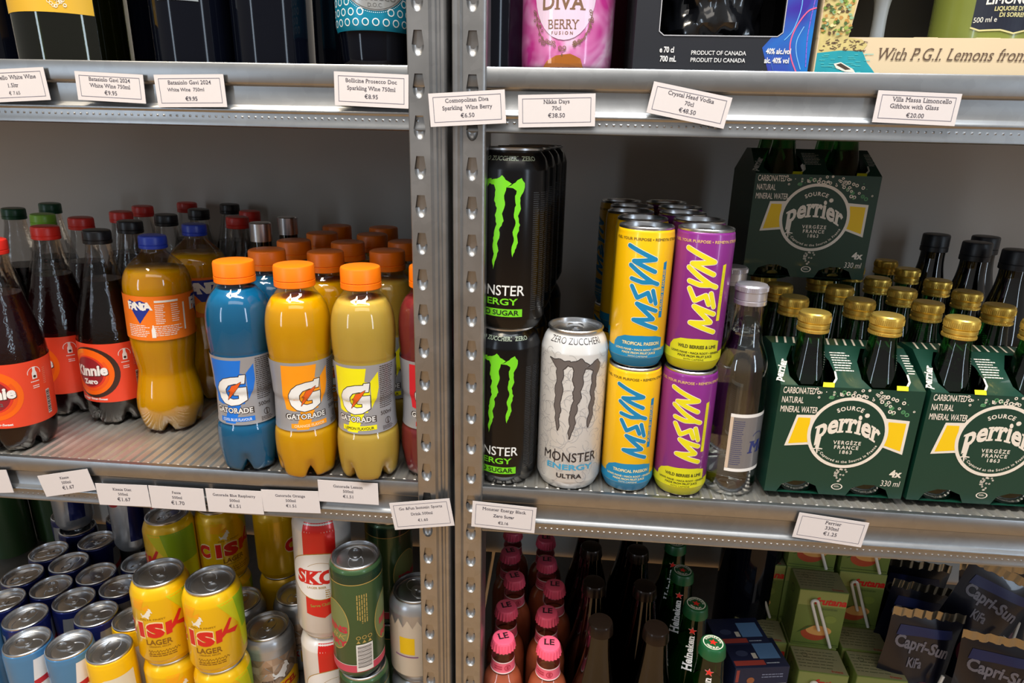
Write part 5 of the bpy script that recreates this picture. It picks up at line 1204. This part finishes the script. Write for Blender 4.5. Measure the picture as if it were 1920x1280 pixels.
# blue multipack boxes
plain('box_navy', '#1a2140', rough=.45); plain('box_white', '#cfc8ba', rough=.5)
bxs = thing('blue_drink_box', '', 'box'); mb = MB(); w_, d_, h_ = .072, .050, .112; hx = w_/2
mb.box(-hx, 0, 0, hx, d_, h_, 'box_navy', .0012)
dt = lambda sh, m, o=0: mb.decal(sh, m, lambda u, v: (u, v, h_+.0002+o), None); df = lambda sh, m, o=0: mb.decal(sh, m, front(0, .0002+o), None)
dt(rect(.002, .014, .030, .040), ink('#5f86b4')); dt(rect(-.034, .004, .006, .012), ink('#a8443c')); dt(rect(-.006, .015, .0, .024), ink('#d8cfc0')); dt(disk(-.018, .024, .008, .005), ink('#39415e')); dt(lines(.008, .026, .006, 1, .003, .0016, 4), ink('#b8c0d0'))
df(rect(-.034, .090, -.030, .109), ink('#a8443c')); df(rect(-.004, .004, .034, .086), 'box_white'); df(disk(.008, .074, .007), ink('#e0b050'), .0001); df(disk(.024, .074, .006), ink('#4a7a3c'), .0001); df(disk(-.014, .092, .005), ink('#b0683c'), .0001); df(lines(.0, .030, .100, 2, .004, .0016, 3), ink('#8a93b0'), .0001)
mb.build('box_shell', bxs)
for (px, py), lab in zip(((1431, 1251), (1398, 1209)), ('navy box with a pale blue square on top, in front beside the green juice cartons', 'navy box with a pale blue square on top, behind its twin')):
    p = onz(px, py, ZS+h_); put(take(bxs, lab, 'navy drink boxes'), p.x, p.y, ZS, 9)
# juice cartons with straws
plain('juice_green', '#6f7f3a', rough=.5, var=.08, scale=25); plain('juice_top', '#8f8a66', rough=.5, var=.06); plain('straw_white', '#e6e0d6', rough=.35)
jc = thing('juice_carton', '', 'carton'); jw, jd, jh = .0630, .0440, .0900; hx = jw/2; mb = MB()
mb.box(-hx, 0, 0, hx, jd, jh, 'juice_green', .0010)
df = lambda sh, m, o=0: mb.decal(sh, m, front(0, .0002+o), None); dt = lambda sh, m, o=0: mb.decal(sh, m, lambda u, v: (u, v, jh+.0002+o), None); dl_ = lambda sh, m, o=0: mb.decal(sh, m, lambda u, v: (-hx-.0002-o, jd-v, u), None)
dt(rect(-hx+.001, .001, hx-.001, jd-.001), 'juice_top'); dt(lines(-.028, .026, .036, 6, .0055, .0012, 3), ink('#55583c'), .0001); dt(text('frutana', .0034, bold=.03, x=.018, y=.003), ink('#a0392c'), .0001); dt(ring(-.016, .030, .0030, .0038, 14), ink('#55583c'), .0001)
df(rect(-hx+.001, .066, hx-.001, jh-.001), ink('#8f9550'), 0); df(text('frutana', .0100, bold=.045, slant=.2, x=.010, y=.0690, width=.040), ink('#c81e1c'), .0001); df(lines(.0, .022, .0600, 1, .004, .0030, 4), ink('#5a6a34'), .0001)
df(disk(-.003, .0220, .0175, .0125), ink('#b0492c'), .0001); df(disk(.002, .0265, .0165, .0080), ink('#d9a05a'), .0002); df(poly([(-.026, .0200), (-.014, .0320), (-.004, .0350), (-.016, .0260)]), ink('#3f5a28'), .0002); df(disk(.014, .0460, .008, .006), ink('#7a8a3c'), .0001); df(rect(-.030, .0035, .030, .0048), ink('#4f5e2c'), .0001)
dl_(ring(.074, .020, .0048, .0060, 20), ink('#3a4226'), 0); dl_(lines(.010, .060, .030, 4, .0060, .0020, 5), ink('#54622e'), 0)
mb.build('carton_body', jc)
mb = MB(); y_ = -.0030
arcp = [(-.0105+.0040*math.cos(PI*(1-k/8)), y_, .0725+.0040*math.sin(PI*(1-k/8))) for k in range(9)]
mb.tube([(-.0025-.0080+.0160*.0, y_, .0720)][:0]+[(.0010, y_, .0290), (-.0145, y_, .0720)]+arcp[1:-1]+[(-.0065, y_, .0725), (.0200, y_, .0030)], .0021, 'straw_white', 10); mb.build('straw', jc)
GJ = 'green juice cartons with white straws'
xa = onz(1545, 1262, ZS+jh).x; ya = onz(1545, 1262, ZS+jh).y; xb = onz(1652, 1267, ZS+jh).x
for x, y, lv, lab in ((xa, ya, 0, 'juice carton in front at the bottom of the stack beside the navy boxes'), (xb, ya-.001, 0, 'juice carton in front at the bottom, beside the dark pouches'), (xa+.002, ya+.047, 0, 'second-row bottom juice carton beside the navy boxes'), (xb, ya+.046, 0, 'second-row bottom juice carton beside the pouches'),
                      (xa+.0035, ya+.0475, 1, 'juice carton with its whole straw showing, standing on the lowest layer'), (xb+.002, ya+.093, 0, 'third-row bottom juice carton beside the pouches'), (xb+.0, ya+.0935, 1, 'juice carton with its whole straw showing, further back beside the pouches'),
                      (xa+.002, ya+.095, 1, 'middle-layer juice carton behind the one with its whole straw showing'), (xa+.003, ya+.094, 0, 'third-row bottom juice carton beside the navy boxes'), (xa+.001, ya+.0955, 2, 'topmost juice carton cut by the beam, beside the large black bottle'), (xb-.001, ya+.094, 2, 'topmost juice carton cut by the beam, beside the pouches'),
                      (xa-.063, ya+.050, 0, 'bottom juice carton turned in the shade behind the navy boxes'), (xa-.062, ya+.098, 1, 'middle-layer juice carton in the shade beside the large black bottle'), (xa-.062, ya+.098, 0, 'bottom juice carton in the shade beside the large black bottle')):
    put(take(jc, lab, GJ), x, y, ZS+lv*(jh+.0004), -3)
# dark foil drink pouches
plain('pouch_navy', '#0d0f1e', rough=.30, coat=.4, metal=.25, var=.2, scale=30); plain('foil', '#a39a86', rough=.22, metal=.95); clear('sleeve', (.85, .85, .85), f0=.12)
po = thing('drink_pouch', '', 'pouch'); mb = MB(); pw, phh = .100, .165
nx, nz_ = 22, 26; vs = []; fs = []; rn = random.Random(9); wv = [(rn.uniform(40, 120), rn.uniform(40, 120), rn.uniform(0, 6)) for q in range(6)]
for s in (-1, 1):
    o_ = len(vs)
    for j in range(nz_+1):
        for i in range(nx+1):
            u, v = -1+2*i/nx, j/nz_
            th = .020*(1-abs(u)**3.2)*(1-v**2.2)**.8*(.55+.45*math.sin(PI*min(1, v*1.6+.25)))
            wr = .0016*sum(math.sin(a*u*pw/2+b*v*phh+c) for a, b, c in wv)/3*(1-v**4)
            vs.append((u*pw/2*(1-.06*math.sin(PI*v)), s*th+wr, v*phh*.93))
    for j in range(nz_):
        for i in range(nx):
            q = o_+j*(nx+1)+i; f = (q, q+1, q+nx+2, q+nx+1); fs.append(f if s == -1 else f[::-1])
mb.add(vs, fs, 'pouch_navy', True)
def pf(u, v):
    uu = u/(pw/2); vv = v/(phh*.93); th = .020*(1-min(1, abs(uu))**3.2)*max(0, 1-vv**2.2)**.8*(.55+.45*math.sin(PI*min(1, vv*1.6+.25))); wr = .0016*sum(math.sin(a*u+b*v/.93+c) for a, b, c in wv)/3*(1-vv**4)
    return (u*(1-.06*math.sin(PI*vv)), -th+wr-.0006, v)
pt = ink('#77727a'); mb.decal(text('Capri-Sun', .0150, bold=.035, x=-.002, y=.1080, rot=-.16, width=.080), pt, pf, .003, .004); mb.decal(text('KiFa', .0120, bold=.03, x=-.008, y=.0860, rot=-.12, width=.024), pt, pf, .003, .004); mb.decal(poly(circ(.010, .045, .026, .022)), ink('#5a1c28'), pf, .003, .004); mb.decal(poly([(-.040, .128), (.040, .128), (.036, .140), (-.036, .142)]), ink('#1a2454'), pf, .003, .004)
mb.build('pouch_body', po, 60)
mb = MB(); n_ = 26; vs = []; 
for j in range(2):
    for i in range(n_+1): u = -1+2*i/n_; vs.append((u*pw/2, .0014*math.sin(i*1.7+j)-.0008, phh*.925+j*.0120+.0008*math.sin(i*.9)))
mb.add(vs, [(i, i+1, n_+2+i, n_+1+i) for i in range(n_)], 'foil', True); mb.build('foil_seal', po, 60)
mb = MB(); mb.tube([(.0160, -.0215, .020), (.0280, -.0185, .085)], .0022, 'straw_white', 8); mb.build('straw', po)
for (px, py), y, rz, tx, ry, lab in (((1745, 1146), .150, 6, -6, 7, 'navy drink pouch with a crinkled foil seal in front, beside the juice cartons'), ((1890, 1196), .120, -8, -4, 2, 'navy drink pouch with a level foil seal at the picture edge'), ((1728, 1118), .222, 10, -8, 13, 'navy drink pouch behind the front one, its seal sloping down'),
                                     ((1893, 1072), .196, -6, -6, 22, 'navy drink pouch at the back with a steeply sloping seal'), ((1715, 1076), .268, 0, -4, 4, 'navy drink pouch standing last, close under the beam'), ((1850, 1130), .272, -5, -4, -4, 'navy drink pouch in the shade behind the picture-edge one')):
    p = ony(px, py, y); o = take(po, lab, 'navy foil drink pouches'); h = phh*.99
    M_ = Matrix.Rotation(math.radians(ry), 3, 'Y') @ Matrix.Rotation(math.radians(tx), 3, 'X') @ Matrix.Rotation(math.radians(rz), 3, 'Z')
    o.rotation_euler = M_.to_euler(); b_ = p-(M_ @ Vector((0, 0, h))); o.location = (b_.x, b_.y, max(b_.z, ZS+.004))

# ---------------------------------------------------------------- let round things touch instead of overlap
def settle(kinds, steps=80):
    bpy.context.view_layer.update(); cl = []
    for o in C.objects:
        if o.type != 'EMPTY' or not any(k in o.name for k in kinds): continue
        r = max(max(v[0] for v in c.bound_box) for c in o.children); h = max(max(v[2] for v in c.bound_box) for c in o.children)
        it = (o, r, o.location.z, o.location.z+h)
        for c in cl:
            if math.hypot(c['x']-o.location.x, c['y']-o.location.y) < .013 and all(min(it[3], q[3])-max(it[2], q[2]) < .003 for q in c['it']):
                c['it'].append(it); c['r'] = max(c['r'], r); break
        else: cl.append({'x': o.location.x, 'y': o.location.y, 'r': r, 'it': [it], 'x0': o.location.x, 'y0': o.location.y})
    cl.sort(key=lambda c: c['y'])
    for s in range(steps):
        for i, a in enumerate(cl):
            for b in cl[i+1:]:
                dx, dy = b['x']-a['x'], b['y']-a['y']; d = math.hypot(dx, dy); need = a['r']+b['r']+.0004
                if d >= need or not any(min(p[3], q[3])-max(p[2], q[2]) > .003 for p in a['it'] for q in b['it']): continue
                k = (need-d)/max(d, 1e-5); f = .95 if b['y0']-a['y0'] > .012 else .5
                b['x'] += dx*k*f*.6; b['y'] += max(dy, .2*d)*k*f; a['x'] -= dx*k*(1-f); a['y'] -= dy*k*(1-f)*.3
                b['y'] = min(b['y'], YB-.006-b['r'])
    for c in cl:
        for o, r, z0, z1 in c['it']: o.location.x += c['x']-c['x0']; o.location.y += c['y']-c['y0']
settle(('soda_bottle', 'sports_drink', 'glass_bottle', 'slim_energy_can', 'lager_can', 'cider_can', 'tall_beer_can', 'brown_bottle', 'green_beer_bottle', 'green_bottle', 'dark_bottle'))
for o in bpy.data.objects:
    if '_used' in o: del o['_used']
